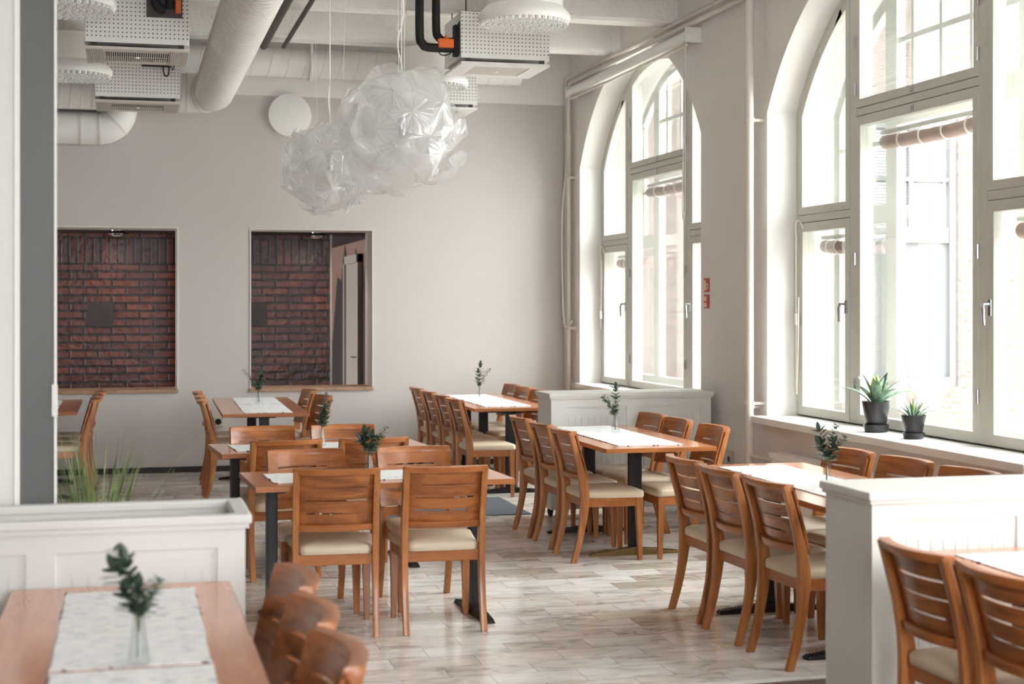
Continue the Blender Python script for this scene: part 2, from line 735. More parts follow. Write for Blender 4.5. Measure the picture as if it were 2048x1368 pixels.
def arch(yc, hw=HW, zb=ZSIL, rad=AR, n=28, zc=ZAC):
    """closed outline of an arched opening in (y, z), counter-clockwise from bottom right (low y)"""
    zs = zc + math.sqrt(rad * rad - hw * hw)
    a0 = math.atan2(zs - zc, -hw)
    a1 = math.atan2(zs - zc, hw)
    pts = [(yc - hw, zb)]
    for i in range(n + 1):
        a = a0 + (a1 - a0) * i / n
        pts.append((yc + rad * math.cos(a), zc + rad * math.sin(a)))
    pts.append((yc + hw, zb))
    return pts


def holed(name, outer, holes, a, b_, axis, mats, hole_mi=1):
    """a wall slab between a and b with holes; outer/holes lists of (u, v)"""
    def P(u_, v_, t_):
        return {'x': (t_, u_, v_), 'y': (u_, t_, v_)}[axis]
    loops = [outer] + holes
    flat = [p for l_ in loops for p in l_]
    tri = tessellate_polygon([[Vector((p[0], p[1], 0)) for p in l_] for l_ in loops])
    mb = MB()
    n = len(flat)
    mb.add([P(u_, v_, a) for u_, v_ in flat], [tuple(t_) for t_ in tri])
    mb.add([P(u_, v_, b_) for u_, v_ in flat], [tuple(t_) for t_ in tri])
    for li, l_ in enumerate(loops):
        m_ = len(l_)
        v = [P(u_, v_, a) for u_, v_ in l_] + [P(u_, v_, b_) for u_, v_ in l_]
        mb.add(v, [(i, (i + 1) % m_, (i + 1) % m_ + m_, i + m_) for i in range(m_)], 0 if li == 0 else hole_mi)
    return struct(name, mb, mats)


holed('wall_right', [(YR, -.1), (YB + .5, -.1), (YB + .5, ZC), (YR, ZC)], [arch(c_) for c_ in WINC], XWALL, XWALL + .6, 'x', ['white_wall', 'reveal_white'])
OPZ0, OPZ1 = .81, 2.39
ops = [(-.84, .484), (1.201, 2.411)]
rect = lambda x0, x1, z0, z1: [(x0, z0), (x1, z0), (x1, z1), (x0, z1)]
holed('wall_back', [(XL, -.1), (XWALL, -.1), (XWALL, ZC), (XL, ZC)], [rect(a, b_, OPZ0, OPZ1) for a, b_ in ops], YB, YB + .45, 'y', ['back_paint', 'white_wall'])
struct('wall_left', MB().box(XL - .2, XL, YR, YB + .45, -.1, ZC), 'left_grey')
holed('wall_front', [(XL, -.1), (XWALL, -.1), (XWALL, ZC), (XL, ZC)], [rect(.3, 3.0, .9, 3.6)], YR - .3, YR, 'y', ['white_wall', 'reveal_white'])
struct('baseboard_back', MB().box(XL, XWALL - .01, YB - .018, YB, 0, .055), 'baseboard_dark', bevel=.003)
# thin pale edge trims round the two openings, stone sills
for i, (a, b_) in enumerate(ops):
    mb = MB()
    mb.box(a - .012, b_ + .012, YB - .008, YB + .02, OPZ1, OPZ1 + .012)
    mb.box(b_, b_ + .012, YB - .008, YB + .02, OPZ0, OPZ1)
    mb.box(a - .012, a, YB - .008, YB + .02, OPZ0, OPZ1)
    struct('trim_%d' % k, mb, 'trim_white')
    k += 1
    mb = MB()
    rnd = random.Random(4 + i)
    x_ = a - .015
    while x_ < b_ + .015:
        x2 = min(x_ + rnd.uniform(.24, .3), b_ + .015)
        mb.box(x_, x2 - .003, YB - .02, YB + .45, OPZ0 - .03, OPZ0 + .004)
        x_ = x2
    struct('trim_%d' % k, mb, 'sill_stone', bevel=.002)
    k += 1

# corridor behind the openings: dark brick, end wall with door and painted silhouettes
YK = 16.6
ZK = 2.405
mb = MB()
mb.box(XL, 2.16, YK, YK + .25, 0, 2.07, 0)
mb.box(XL, 2.16, YK, YK + .25, 2.07, 2.355, 1)
mb.box(XL, 2.16, YK, YK + .25, 2.355, ZK + .1, 0)
struct('wall_corridor', mb, ['brick_dark', 'brick_soldier'])
struct('trim_%d' % k, MB().box(2.155, 2.175, YK - .01, YK + .25, 0, ZK), 'trim_white')
k += 1
struct('floor', MB().box(XL, 2.9, YB + .45, 22.2, -.1, 0), 'hall_dark')
struct('ceiling', MB().box(XL, 2.9, YB + .45, 22.2, ZK, ZK + .1), 'hall_dark')
struct('wall_hall_right', MB().box(2.7, 2.9, YB + .45, 22.2, 0, ZK), 'hall_wall')
struct('wall_hall_end', MB().box(XL, 2.9, 22.0, 22.2, 0, ZK), 'hall_wall')
# mural: jagged dark silhouettes on the right hall wall (one painted shape)
yy = [17.25, 17.6, 18.0, 18.35, 18.8, 19.3, 20.0, 21.0, 21.9]
top = [1.3, 2.15, 1.75, 2.32, 2.12, 2.395, 2.0, 1.25, .4]
poly = [(17.0, .01)]
rnd = random.Random(9)
poly.append((17.0, 1.6))
for i in range(len(yy)):
    poly.append((yy[i], top[i]))
    if i < len(yy) - 1:
        poly.append(((yy[i] + yy[i + 1]) / 2, min(top[i], top[i + 1]) - .12 * rnd.random()))
poly.append((21.9, .01))
tri = tessellate_polygon([[Vector((p[0], p[1], 0)) for p in poly]])
mb = MB()
mb.add([(2.692, p[0], p[1]) for p in poly], [tuple(t_) for t_ in tri])
mb.add([(2.699, p[0], p[1]) for p in poly], [tuple(t_) for t_ in tri])
n_ = len(poly)
mb.add([(2.692, p[0], p[1]) for p in poly] + [(2.699, p[0], p[1]) for p in poly], [(i, (i + 1) % n_, (i + 1) % n_ + n_, i + n_) for i in range(n_)])
tag(obj('wall_mural', mb, 'mural_dark'), 'dark jagged silhouette painted on the hall wall around the white door', 'mural')
dr = bpy.data.objects.new('door_1', None)
C.objects.link(dr)
dr.location = (2.69, 18.4, 0)
dr['kind'] = 'structure'
mb = MB()
mb.box(-.06, .0, -.62, -.52, 0, 2.24)
mb.box(-.06, .0, .52, .62, 0, 2.24)
mb.box(-.06, .0, -.62, .62, 2.14, 2.24)
obj('door_frame', mb, 'hall_door', dr, bevel=.004)
obj('door_leaf', MB().box(-.035, -.005, -.52, .52, .01, 2.14), 'hall_door', dr, bevel=.003)
mb = MB().tube([(-.035, -.42, 1.02), (-.085, -.42, 1.02), (-.085, -.31, 1.02)], .009, 8)
obj('door_handle', mb, 'chrome', dr, smooth=40)

# grey square panels on the brick
tag(obj('square_panel', MB().box(-.395, -.125, YK - .02, YK - .001, 1.41, 1.67), 'grey_plate', bevel=.003),
    'plain grey square panel on the brick, seen whole through the left opening', 'wall panel')
tag(obj('square_panel', MB().box(1.22, 1.475, YK - .02, YK - .001, 1.41, 1.67), 'grey_plate', bevel=.003),
    'grey square panel on the brick, cut by the left edge of the right opening', 'wall panel')

# chrome spotlights under the corridor ceiling
def ceiling_spot(x, y, label):
    t_ = thing('ceiling_spotlight', label, 'spotlight', (x, y, ZK - .055), 0, 'chrome spotlights behind the openings')
    obj('mounting_plate', MB().lathe([(.06, .04), (.062, .055)], 20), 'chrome', t_, 40)
    obj('lamp_ring', MB().lathe([(.07, -.005), (.098, .0), (.105, .012), (.098, .025), (.05, .04)], 28), 'chrome', t_, 40)
    obj('lens', MB().lathe([(.0005, -.018), (.035, -.014), (.062, -.006), (.066, .004)], 24), 'slat_white', t_, 60)
    l = bpy.data.lights.new('spot_bulb', 'SPOT')
    l.energy = 4
    l.color = (1, .82, .72)
    l.spot_size = R(150)
    l.spot_blend = .9
    l.shadow_soft_size = .05
    lo = bpy.data.objects.new('spot_bulb', l)
    C.objects.link(lo)
    lo.parent = t_
    lo.location = (0, 0, -.03)
    lo.rotation_euler = (R(14), 0, 0)
    return t_


ceiling_spot(-.09, 15.95, 'chrome ceiling spotlight over the left wall opening')
ceiling_spot(1.93, 15.95, 'chrome ceiling spotlight over the right wall opening')

# ================================================================ WINDOWS
XG = 4.75
SB = .855


def clip_arch(y0, y1, z0, yc, rad, n=12, zc=ZAC):
    """outline (y,z) of a light between y0<y1, from z0 up to the arc (a straight jamb above z0 if the arc is wider)"""
    f = lambda y: zc + math.sqrt(max(0, rad * rad - (y - yc) ** 2))
    pts = [(y0, z0)]
    for i in range(n + 1):
        y = y0 + (y1 - y0) * i / n
        pts.append((y, f(y)))
    pts.append((y1, z0))
    return pts


def offset(poly, d_):
    n = len(poly)
    out = []
    A = sum(poly[i][0] * poly[(i + 1) % n][1] - poly[(i + 1) % n][0] * poly[i][1] for i in range(n))
    sg = 1 if A > 0 else -1
    for i in range(n):
        p0, p1, p2 = (Vector(poly[i - 1]), Vector(poly[i]), Vector(poly[(i + 1) % n]))
        a = (p1 - p0).normalized()
        b_ = (p2 - p1).normalized()
        na = Vector((-a.y, a.x)) * sg
        nb = Vector((-b_.y, b_.x)) * sg
        m_ = (na + nb)
        m_ = m_ / max(.15, m_.length_squared / 2) if m_.length > 1e-6 else na
        q = p1 + m_ * d_ if False else p1 + (na + nb) * (d_ / max(.3, 1 + na.dot(nb)))
        out.append((q.x, q.y))
    return out


def sash(name, poly, w_, parent, x0=XG - .035, x1=XG + .025, glass=True, mat='window_grey'):
    mb = MB().ring(poly, offset(poly, w_), x0, x1, 'x')
    s_ = obj(name, mb, mat, parent, bevel=.004)
    if glass:
        mb = MB().prism(offset(poly, w_ - .006), XG - .004, XG + .002, 'x')
        obj('pane', mb, 'pane_glass', s_)
    return s_


def make_window(idx, yc, detail=True):
    w_ = bpy.data.objects.new('window_%d' % idx, None)
    C.objects.link(w_)
    w_['kind'] = 'structure'
    r0 = AR - .0
    yi = HW - .0
    # frame: outer arc ring, mullions, transoms
    out = arch(yc, HW, ZSIL + .012)
    mb = MB().ring(out, offset(out, .045), XG - .03, XG + .09, 'x')
    ft = lambda y: ZAC + math.sqrt(AR * AR - (y - yc) ** 2) - .02
    for s_ in (-1, 1):
        ym = yc + s_ * .80
        mb.box(XG - .031, XG + .089, ym - .045, ym + .045, ZSIL + .02, ft(ym + .045 * s_), 0)
    obj('frame', mb, 'window_grey', w_)
    mb = MB()
    mb.box(XG - .03, XG + .09, yc - .755, yc + .755, 2.90, 2.95)
    for s_ in (-1, 1):
        a, b_ = sorted((yc + s_ * .845, yc + s_ * 1.65))
        mb.box(XG - .03, XG + .09, a, b_, 2.235, 2.285)
    obj('transom', mb, 'window_grey', w_, bevel=.003)
    # sashes
    lights = []
    c0, c1 = yc - .755, yc + .755
    lights.append(('lower', [(c0, SB), (c0, 2.895), (c1, 2.895), (c1, SB)]))
    lights.append(('upper', clip_arch(c0, c1, 2.955, yc, AR - .05)))
    for s_ in (-1, 1):
        a, b_ = sorted((yc + s_ * .85, yc + s_ * 1.643))
        lights.append(('side_lower', [(a, SB), (a, 2.23), (b_, 2.23), (b_, SB)]))
        lights.append(('side_upper', clip_arch(a, b_, 2.29, yc, AR - .05)))
    for nm, p in lights:
        s_ = sash('sash', p, .062 if 'lower' in nm else .055, w_)
    # outer casement behind: white, with glazing bars in the upper lights
    XO = 5.0
    out = arch(yc, HW - .03, ZSIL + .02, AR - .03)
    mb = MB().ring(out, offset(out, .09), XO, XO + .06, 'x')
    ft2 = lambda y: ZAC + math.sqrt((AR - .06) ** 2 - (y - yc) ** 2)
    for s_ in (-1, 1):
        ym = yc + s_ * .80
        mb.box(XO - .001, XO + .059, ym - .075, ym + .075, ZSIL + .05, ft2(ym), 0)
    mb.box(XO, XO + .06, yc - .74, yc + .74, 2.85, 3.0)
    for s_ in (-1, 1):
        a, b_ = sorted((yc + s_ * .85, yc + s_ * 1.6))
        mb.box(XO, XO + .06, a, b_, 2.2, 2.33)
    for y_ in (-.54, -.18, .18, .54):
        mb.box(XO + .016, XO + .044, yc + y_ - .017, yc + y_ + .017, 3.0, ft2(yc + y_))
    mb.box(XO + .018, XO + .042, yc - .74, yc + .74, 3.40, 3.435)
    for s_ in (-1, 1):
        ym = yc + s_ * 1.22
        mb.box(XO + .015, XO + .045, ym - .014, ym + .014, 2.33, ft2(ym))
        a, b_ = sorted((yc + s_ * .85, yc + s_ * 1.6))
        mb.box(XO + .018, XO + .042, a, b_, 2.74, 2.77)
    obj('outer_casement', mb, 'outer_white', w_)
    mb = MB().prism(offset(arch(yc, HW - .03, ZSIL + .02, AR - .03), .05), XO + .028, XO + .032, 'x')
    obj('pane', mb, 'pane_glass', w_)
    if detail:
        # latches on rails and stiles
        for (y_, z_) in ((yc, 2.925 - .06), (yc, 2.925 + .055)):
            mb = MB().box(XG - .042, XG - .034, y_ - .02, y_ + .02, z_ - .02, z_ + .02)
            mb.box(XG - .05, XG - .04, y_ - .006, y_ + .006, z_ - .014, z_ + .01)
            obj('latch', mb, 'chrome', w_)
        for s_ in (1, -1):
            for z_ in (1.12, 1.95, 3.08, 3.4):
                mb = MB().tube([(XG - .04, yc + s_ * .755, z_ - .04), (XG - .04, yc + s_ * .755, z_ + .04)], .008, 8)
                obj('hinge', mb, 'chrome', w_)
        for s_, z_ in ((1, 1.63), (-1, 1.63)):
            yy_ = yc + s_ * .885
            mb = MB().box(XG - .045, XG - .034, yy_ - .015, yy_ + .015, z_ - .045, z_ + .045)
            mb.tube([(XG - .045, yy_, z_ + .02), (XG - .085, yy_, z_ + .02), (XG - .09, yy_ + s_ * .008, z_ - .01), (XG - .085, yy_ + s_ * .012, z_ - .10)], [.009, .01, .011, .008], 8)
            obj('window_handle', mb, 'chrome', w_, smooth=50)
    return w_


for i, yc in enumerate(WINC):
    make_window(i + 1, yc, i < 2)
# sills
for i, yc in enumerate(WINC):
    if i != 0:
        mb = MB().box(XWALL - .12, XG - .02, yc - HW - .05, yc + HW + .05, ZSIL - .045, ZSIL + .003)
    else:
        mb = MB().box(XWALL - .05, XG - .02, yc - HW - .04, yc + HW + .12, ZSIL - .04, ZSIL + .003)
    struct('trim_%d' % k, mb, 'sill_white', bevel=.006)
    k += 1
    struct('trim_%d' % k, MB().box(XG + .08, XWALL + .7, yc - HW, yc + HW, ZSIL - .03, ZSIL + .01), 'outer_white')
    k += 1

# bundled blinds between the casements
def bundled_blind(yc, y0, y1, ztop, label, grp='drawn-up pleated blinds in the windows'):
    t_ = thing('pleated_blind', label, 'blind', (XG + .09 + .04, (y0 + y1) / 2, ztop), 0, grp)
    L_ = (y1 - y0) / 2
    mb = MB()
    mb.box(-.02, .02, -L_, L_, -.025, 0)
    obj('head_rail', mb, 'outer_white', t_, bevel=.003)
    mb = MB()
    rings = []
    n = 24
    rnd = random.Random(int(yc * 10))
    for i in range(n + 1):
        y = -L_ + .03 + (2 * L_ - .06) * i / n
        sag = .018 * math.sin(i / n * PI) + rnd.uniform(-.003, .003)
        rings.append([(.045 * math.cos(a), y, -.075 - sag + .045 * math.sin(a)) for a in [2 * PI * j / 12 for j in range(12)]])
    mb.loft(rings)
    obj('pleated_fabric', mb, 'blind_pink', t_, smooth=50)
    for q in (-.6, -.2, .2, .6):
        mb = MB()
        y = q * L_
        mb.tube([(.05 * math.cos(a), y, -.082 + .055 * math.sin(a)) for a in [2 * PI * j / 14 for j in range(15)]], .006, 6)
        obj('cord', mb, 'cord_white', t_)
    return t_


bundled_blind(8.54, 8.54 - .69, 8.54 + .69, 2.80, 'dusty pink blind bundled at the top of the big window behind the agave pots')
bundled_blind(13.23, 13.23 - .69, 13.23 + .69, 2.80, 'dusty pink blind bundled at the top of the far arched window')
bundled_blind(7.3, 8.54 - 1.58, 8.54 - .91, 2.14, 'short pink blind bundled in the narrow side light at the right edge of the photo')
bundled_blind(9.8, 8.54 + .91, 8.54 + 1.58, 2.14, 'short grey pink blind bundled in the narrow side light left of the big window')
bundled_blind(14.5, 13.23 + .91, 13.23 + 1.58, 2.14, 'short blind bundled in the left side light of the far arched window')


# cords hanging by the window jambs
def jamb_cord(yj, ztop, zbot, label):
    mb = MB()
    mb.tube(catmull([(XG - .06, yj, ztop - .12), (XG - .07, yj - .015, ztop - .02), (XG - .06, yj - .05, ztop), (XG - .045, yj - .08, ztop - .06)], 5), .006, 6)
    mb.tube([(XG - .06, yj, ztop - .12), (XG - .058, yj + .005, (ztop + zbot) / 2), (XG - .06, yj - .01, zbot)], .006, 6)
    mb.tube([(XG - .055, yj - .03, zbot + .7), (XG - .055, yj - .02, zbot + .3), (XG - .06, yj - .01, zbot)], .004, 6)
    o = obj('blind_cord', mb, 'cord_white', None, 50)
    tag(o, label, 'cord', 'blind cords by the window jambs')
    obj('cord_cleat', MB().box(XG - .07, XG - .045, yj - .02, yj + .01, 1.5, 1.58), 'cord_white', o)


jamb_cord(10.17, 2.25, 1.0, 'looped white blind cord down the left jamb of the big window')
jamb_cord(14.86, 2.23, 1.4, 'looped white blind cord down the left jamb of the far window')

# grey blue downpipe with rust outside the far window
mb = MB().tube([(5.22, 12.42, 0), (5.22, 12.42, 2.55)], .07, 16)
o = tag(obj('downpipe', mb, 'downpipe_blue', None, 50), 'pale blue-grey downpipe with orange rust outside the far window', 'pipe')
obj('rust_patch', MB().lathe([(.0715, 1.62), (.0725, 1.64), (.0725, 1.83), (.0715, 1.85)], 16, (5.22, 12.42, 0)), 'rust', o, 50)

# ================================================================ OUTSIDE
bw = thing('courtyard_building', 'pale brick courtyard wing seen washed out through the windows', 'building', (10, 22.4, 0))
hole = rect(11.55 - 10, 13.2 - 10, .3, 4.7)
outer = rect(-4.6, 14, -3, 12)
loops = [outer, hole]
flat = [p for l_ in loops for p in l_]
tri = tessellate_polygon([[Vector((p[0], p[1], 0)) for p in l_] for l_ in loops])
mb = MB()
mb.add([(p[0], 0, p[1]) for p in flat], [tuple(t_) for t_ in tri])
mb.add([(p[0], .4, p[1]) for p in flat], [tuple(t_) for t_ in tri])
for l_ in loops:
    m_ = len(l_)
    mb.add([(p[0], 0, p[1]) for p in l_] + [(p[0], .4, p[1]) for p in l_], [(i, (i + 1) % m_, (i + 1) % m_ + m_, i + m_) for i in range(m_)])
obj('wall', mb, 'brick_pale', bw)
mb = MB()
a, b_ = 1.55, 3.2
mb.ring(rect(a, b_, .3, 4.7), rect(a + .2, b_ - .12, .45, 4.5), .05, .2, 'y')
mb.box(a + .2, b_ - .12, .08, .18, 2.65, 2.9)
mb.box((a + b_) / 2 - .02, (a + b_) / 2 + .06, .082, .178, 2.9, 4.5)
mb.box(a + .2, b_ - .12, .08, .18, 3.65, 3.72)
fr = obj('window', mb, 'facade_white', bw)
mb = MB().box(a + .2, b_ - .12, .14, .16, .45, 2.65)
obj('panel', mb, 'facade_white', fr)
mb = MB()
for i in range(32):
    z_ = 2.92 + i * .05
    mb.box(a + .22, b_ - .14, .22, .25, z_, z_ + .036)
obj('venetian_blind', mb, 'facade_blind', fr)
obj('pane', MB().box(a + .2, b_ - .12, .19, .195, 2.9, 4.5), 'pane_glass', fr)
tag(obj('courtyard_ground', MB().box(XWALL + .6, 40, -15, 22.4, -1.2, -1.0), 'ground_grey'), 'pale courtyard ground outside the windows', 'ground')['kind'] = 'structure'

# ================================================================ PIPES ON THE WINDOW WALL
G = 'heating pipes along the window wall'
mb = MB()
mb.tube([(XWALL - .06, 15.21, .0), (XWALL - .06, 15.21, 3.94), (XWALL - .06, 15.17, 3.984), (XWALL - .06, -2.5, 3.984)], .018, 10)
for y_ in (14.2, 12.6, 10.9, 9.0):
    mb.box(XWALL - .06, XWALL, y_ - .012, y_ + .012, 3.975, 3.995)
tag(obj('heating_pipe', mb, 'pipe_beige', None, 50), 'thin upper pipe running along the window wall below the beams', 'pipe', G)
mb = MB()
mb.tube([(XWALL - .06, 15.12, 0), (XWALL - .06, 15.12, 3.88), (XWALL - .06, 15.08, 3.92), (XWALL - .06, -2.5, 3.92)], .022, 10)
for z_ in (2.95, 1.4):
    mb.box(XWALL - .08, XWALL, 15.05, 15.19, z_ - .012, z_ + .012)
tag(obj('heating_pipe', mb, 'pipe_beige', None, 50), 'second pipe rising in the far corner and running just under the upper one', 'pipe', G)
mb = MB()
mb.tube([(XWALL - .12, 10.27, 0), (XWALL - .12, 10.27, 4.0)], .031, 14)
mb.tube([(XWALL - .12, 10.27, .90), (XWALL - .06, 10.31, .90), (XWALL - .001, 10.36, .90)], .01, 8)
mb.tube([(XWALL - .12, 10.27, .555), (XWALL - .12, 9.86, .555)], .014, 8)
hp = tag(obj('heating_pipe', mb, 'pipe_beige', None, 50), 'thick white vertical pipe between the two arched windows', 'pipe', G)
for z_ in (2.98, .93):
    mb = MB().tube([(XWALL - .12, 10.27, z_ - .015), (XWALL - .12, 10.27, z_ + .015)], .038, 14)
    mb.box(XWALL - .095, XWALL - .001, 10.27, 10.29, z_ - .01, z_ + .01)
    obj('clamp', mb, 'pipe_beige', hp)
mb = MB()
mb.tube(catmull([(XWALL - .02, 15.17, 3.4), (XWALL - .12, 15.15, 2.6), (XWALL - .11, 15.14, 1.55), (XWALL - .08, 15.1, 1.42), (XWALL - .05, 15.02, 1.48)], 6), .007, 6)
tag(obj('hanging_cord', mb, 'cord_white', None, 50), 'slack white cord hanging beside the pipes in the far corner', 'cord')

# roller screen above the far window
rs = thing('roller_blind', 'white roller blind tube mounted above the far arched window', 'blind', (XWALL - .09, 13.27, 3.815))
obj('roller_tube', MB().tube([(0, -1.72, 0), (0, 1.70, 0)], .046, 18), 'paint_white', rs, 50)
obj('hem_bar', MB().tube([(-.01, -1.68, -.075), (-.01, 1.68, -.075)], .012, 8), 'pipe_beige', rs, 50)
for y_ in (-1.735, 1.715):
    mb = MB().box(-.045, .09, y_ - .015, y_ + .015, -.06, .06)
    mb.tube([(-.02, y_ - .022, 0), (-.02, y_ + .022, 0)], .02, 12)
    obj('end_bracket', mb, 'paint_white', rs, bevel=.004)
mb = MB()
pts = [(-.03, -1.70, -.02), (-.035, -1.70, -1.35), (-.03, -1.66, -1.43), (-.025, -1.62, -1.35), (-.02, -1.64, -.02)]
mb.tube(catmull(pts, 6), .0045, 6)
obj('bead_chain', mb, 'cord_white', rs)

# fire signs, socket, wall outlet
for z0, lab, kind in ((1.80, 'upper small red fire sign on the wall between the windows', 0), (1.67, 'lower small red fire sign on the wall between the windows', 1)):
    o = tag(obj('fire_sign', MB().box(XWALL - .006, XWALL, 11.35, 11.46, z0 - .055, z0 + .055), 'sign_red'), lab, 'sign', 'red fire signs')
    mb = MB()
    if kind == 0:
        mb.tube([(XWALL - .008, 11.385 + .02 * math.cos(a), z0 - .01 + .022 * math.sin(a)) for a in [2 * PI * j / 12 for j in range(13)]], .004, 6)
        mb.box(XWALL - .009, XWALL - .006, 11.415, 11.45, z0 - .045, z0 + .04)
    else:
        mb.box(XWALL - .009, XWALL - .006, 11.40, 11.45, z0 - .045, z0 - .01)
        mb.box(XWALL - .009, XWALL - .006, 11.40, 11.45, z0 + .005, z0 + .04)
    obj('symbol', mb, 'sign_pale', o)
mb = MB().box(XWALL - .03, XWALL, 10.84, 10.92, .40, .53)
o = tag(obj('wall_socket', mb, 'socket_beige', bevel=.004), 'beige wall socket low on the window wall beside the thick pipe', 'socket')
obj('socket_face', MB().tube([(XWALL - .032, 10.88, .465), (XWALL - .028, 10.88, .465)], .024, 16), 'black_metal', o)
mb = MB().box(.83, .93, YB - .035, YB, .44, .54)
o = tag(obj('wall_socket', mb, 'socket_beige', bevel=.004), 'beige wall socket on the back wall under the far table', 'socket')
obj('socket_face', MB().tube([(.88, YB - .038, .49), (.88, YB - .03, .49)], .03, 16), 'black_metal', o)

# radiator under the big window
rd = thing('panel_radiator', 'white ribbed panel radiator under the big window sill', 'radiator', (XWALL - .11, 8.54, .12))
mb = MB()
rings = []
pts = []
n = 90
L_ = 1.28
top_ = []
for i in range(n + 1):
    y = -L_ + 2 * L_ * i / n
    pts.append((-.04 - (.012 if i % 2 else 0), y))
prof = pts + [(-.015, L_), (-.015, -L_)]
mb.prism([(p[0], p[1]) for p in prof], .02, .46, 'z')
obj('front_panel', mb, 'paint_white', rd)
obj('top_grille', MB().box(-.055, .06, -L_ - .01, L_ + .01, .46, .50), 'paint_white', rd, bevel=.004)
obj('back_panel', MB().box(.03, .05, -L_, L_, .02, .46), 'paint_white', rd)
mb = MB().tube([(0, 1.28, .44), (0, 1.33, .44)], .022, 12)
obj('valve', mb, 'chrome', rd, 50)
for y_ in (-1, 1):
    obj('bracket', MB().box(.04, .10, y_ - .02, y_ + .02, .0, .44), 'paint_white', rd)

# ================================================================ PLANTER PARTITIONS
def planter(name, x0, yfront, label, L_=1.33, D_=.42, H_=.96, hollow=False):
    """front face towards -y; origin at the front left bottom corner"""
    t_ = thing(name, label, 'partition', (x0, yfront, 0), 0, 'white panelled planter partitions')
    zb = .09
    lip = .02
    x_a, x_b = lip, L_ - lip
    y_a, y_b = lip + .012, D_ - lip - .012
    mb = MB()
    if hollow:
        o_ = [(x_a, y_a), (x_b, y_a), (x_b, y_b), (x_a, y_b)]
        mb.ring(o_, offset(o_, .022), zb, H_ - .03, 'z')
        mb.box(x_a + .02, x_b - .02, y_a + .02, y_b - .02, zb, H_ - .16)
    else:
        mb.box(x_a, x_b, y_a, y_b, zb, H_ - .03)
    obj('body', mb, 'lacquer_white', t_, bevel=.002)
    mb = MB()
    if hollow:
        o_ = [(0, 0), (L_, 0), (L_, D_), (0, D_)]
        mb.ring(o_, offset(o_, .055), H_ - .03, H_, 'z')
    else:
        mb.box(0, L_, 0, D_, H_ - .03, H_)
    obj('top_rim', mb, 'lacquer_white', t_, bevel=.006)
    mb = MB()
    mb.box(.008, L_ - .008, .008, D_ - .008, H_ - .045, H_ - .028)
    if not hollow:
        obj('moulding', mb, 'lacquer_white', t_, bevel=.005)
    else:
        mb = MB()
        o_ = [(.008, .008), (L_ - .008, .008), (L_ - .008, D_ - .008), (.008, D_ - .008)]
        mb.ring(o_, offset(o_, .04), H_ - .045, H_ - .028, 'z')
        obj('moulding', mb, 'lacquer_white', t_)
    # stiles and rails on both long faces
    zt = H_ - .107
    pw = (x_b - x_a - .09 * 3) / 2
    for f_, (ya, yb__) in enumerate(((y_a - .012, y_a), (y_b, y_b + .012))):
        mb = MB()
        for q in range(3):
            xs = x_a + q * (pw + .09)
            mb.box(xs, xs + .09, ya, yb__, zb, H_ - .04)
        for q in range(2):
            xs = x_a + .09 + q * (pw + .09)
            mb.box(xs, xs + pw, ya, yb__, zt, H_ - .04)
            mb.box(xs, xs + pw, ya, yb__, zb, zb + .09)
        obj('panel_frame', mb, 'lacquer_white', t_)
        sgn = -1 if f_ == 0 else 1
        for q in range(2):
            xs = x_a + .09 + q * (pw + .09)
            mb = MB()
            yy0, yy1 = sorted(((y_a if f_ == 0 else y_b), (y_a if f_ == 0 else y_b) + sgn * .005))
            nb = 10
            bw_ = pw / nb
            for b2 in range(nb):
                mb.box(xs + b2 * bw_ + (.0012 if b2 else 0), xs + (b2 + 1) * bw_ - (.0012 if b2 < nb - 1 else 0), yy0, yy1, zb + .09, zt - .075)
            mb.box(xs, xs + pw, yy0, yy1, zt - .075, zt)
            obj('beaded_panel', mb, 'lacquer_white', t_)
    for xx in (.1, L_ - .1):
        for yy_ in (.09, D_ - .09):
            mb = MB()
            mb.tube([(xx - .012, yy_, .035), (xx + .012, yy_, .035)], .035, 16)
            mb.box(xx - .02, xx + .02, yy_ - .02, yy_ + .02, .06, .092)
            mb.box(xx - .02, xx - .014, yy_ - .012, yy_ + .012, .03, .07)
            mb.box(xx + .014, xx + .02, yy_ - .012, yy_ + .012, .03, .07)
            obj('caster', mb, 'black_rubber', t_, 50)
    return t_


planter('planter_partition', 3.10, 11.1, 'white panelled partition box on casters in front of the far arched window', H_=.972)
planter('planter_partition', 2.63, 5.075, 'white panelled partition box with a solid top at the right of the photo')
planter('planter_partition', .40 - 1.33, 5.055, 'white panelled planter box with an open trough at the lower left', D_=.45, hollow=True)

# glass screen and white post behind the left planter
gs = thing('glass_screen', 'frosted grey glass screen in a white post frame at the left edge', 'glass screen', (-.40, 5.75, 0))
mb = MB().box(-.062, .022, -.03, .03, 0, 4.0)
mb.box(.022, .030, -.02, .02, 0, 4.0)
mb.box(.012, .016, -.034, -.028, 0, 4.0)
obj('post', mb, 'paint_white', gs, bevel=.004)
obj('glass_sheet', MB().box(.030, .148, -.006, .006, .05, 4.0), 'screen_glass', gs)
obj('edge_strip', MB().box(.148, .157, -.009, .009, .05, 4.0), 'duct_white', gs)
obj('catch_plate', MB().box(.140, .160, -.018, -.006, 1.245, 1.36), 'paint_white', gs, bevel=.002)
obj('floor_rail', MB().box(-.062, .157, -.025, .025, 0, .05), 'paint_white', gs)
mb = MB().box(-.40 - .10, -.40 - .064, 5.74, 5.78, 0, 4.0)
tag(obj('door_edge', mb, 'steel_dark'), 'dark edge of a frame just left of the white post', 'frame')

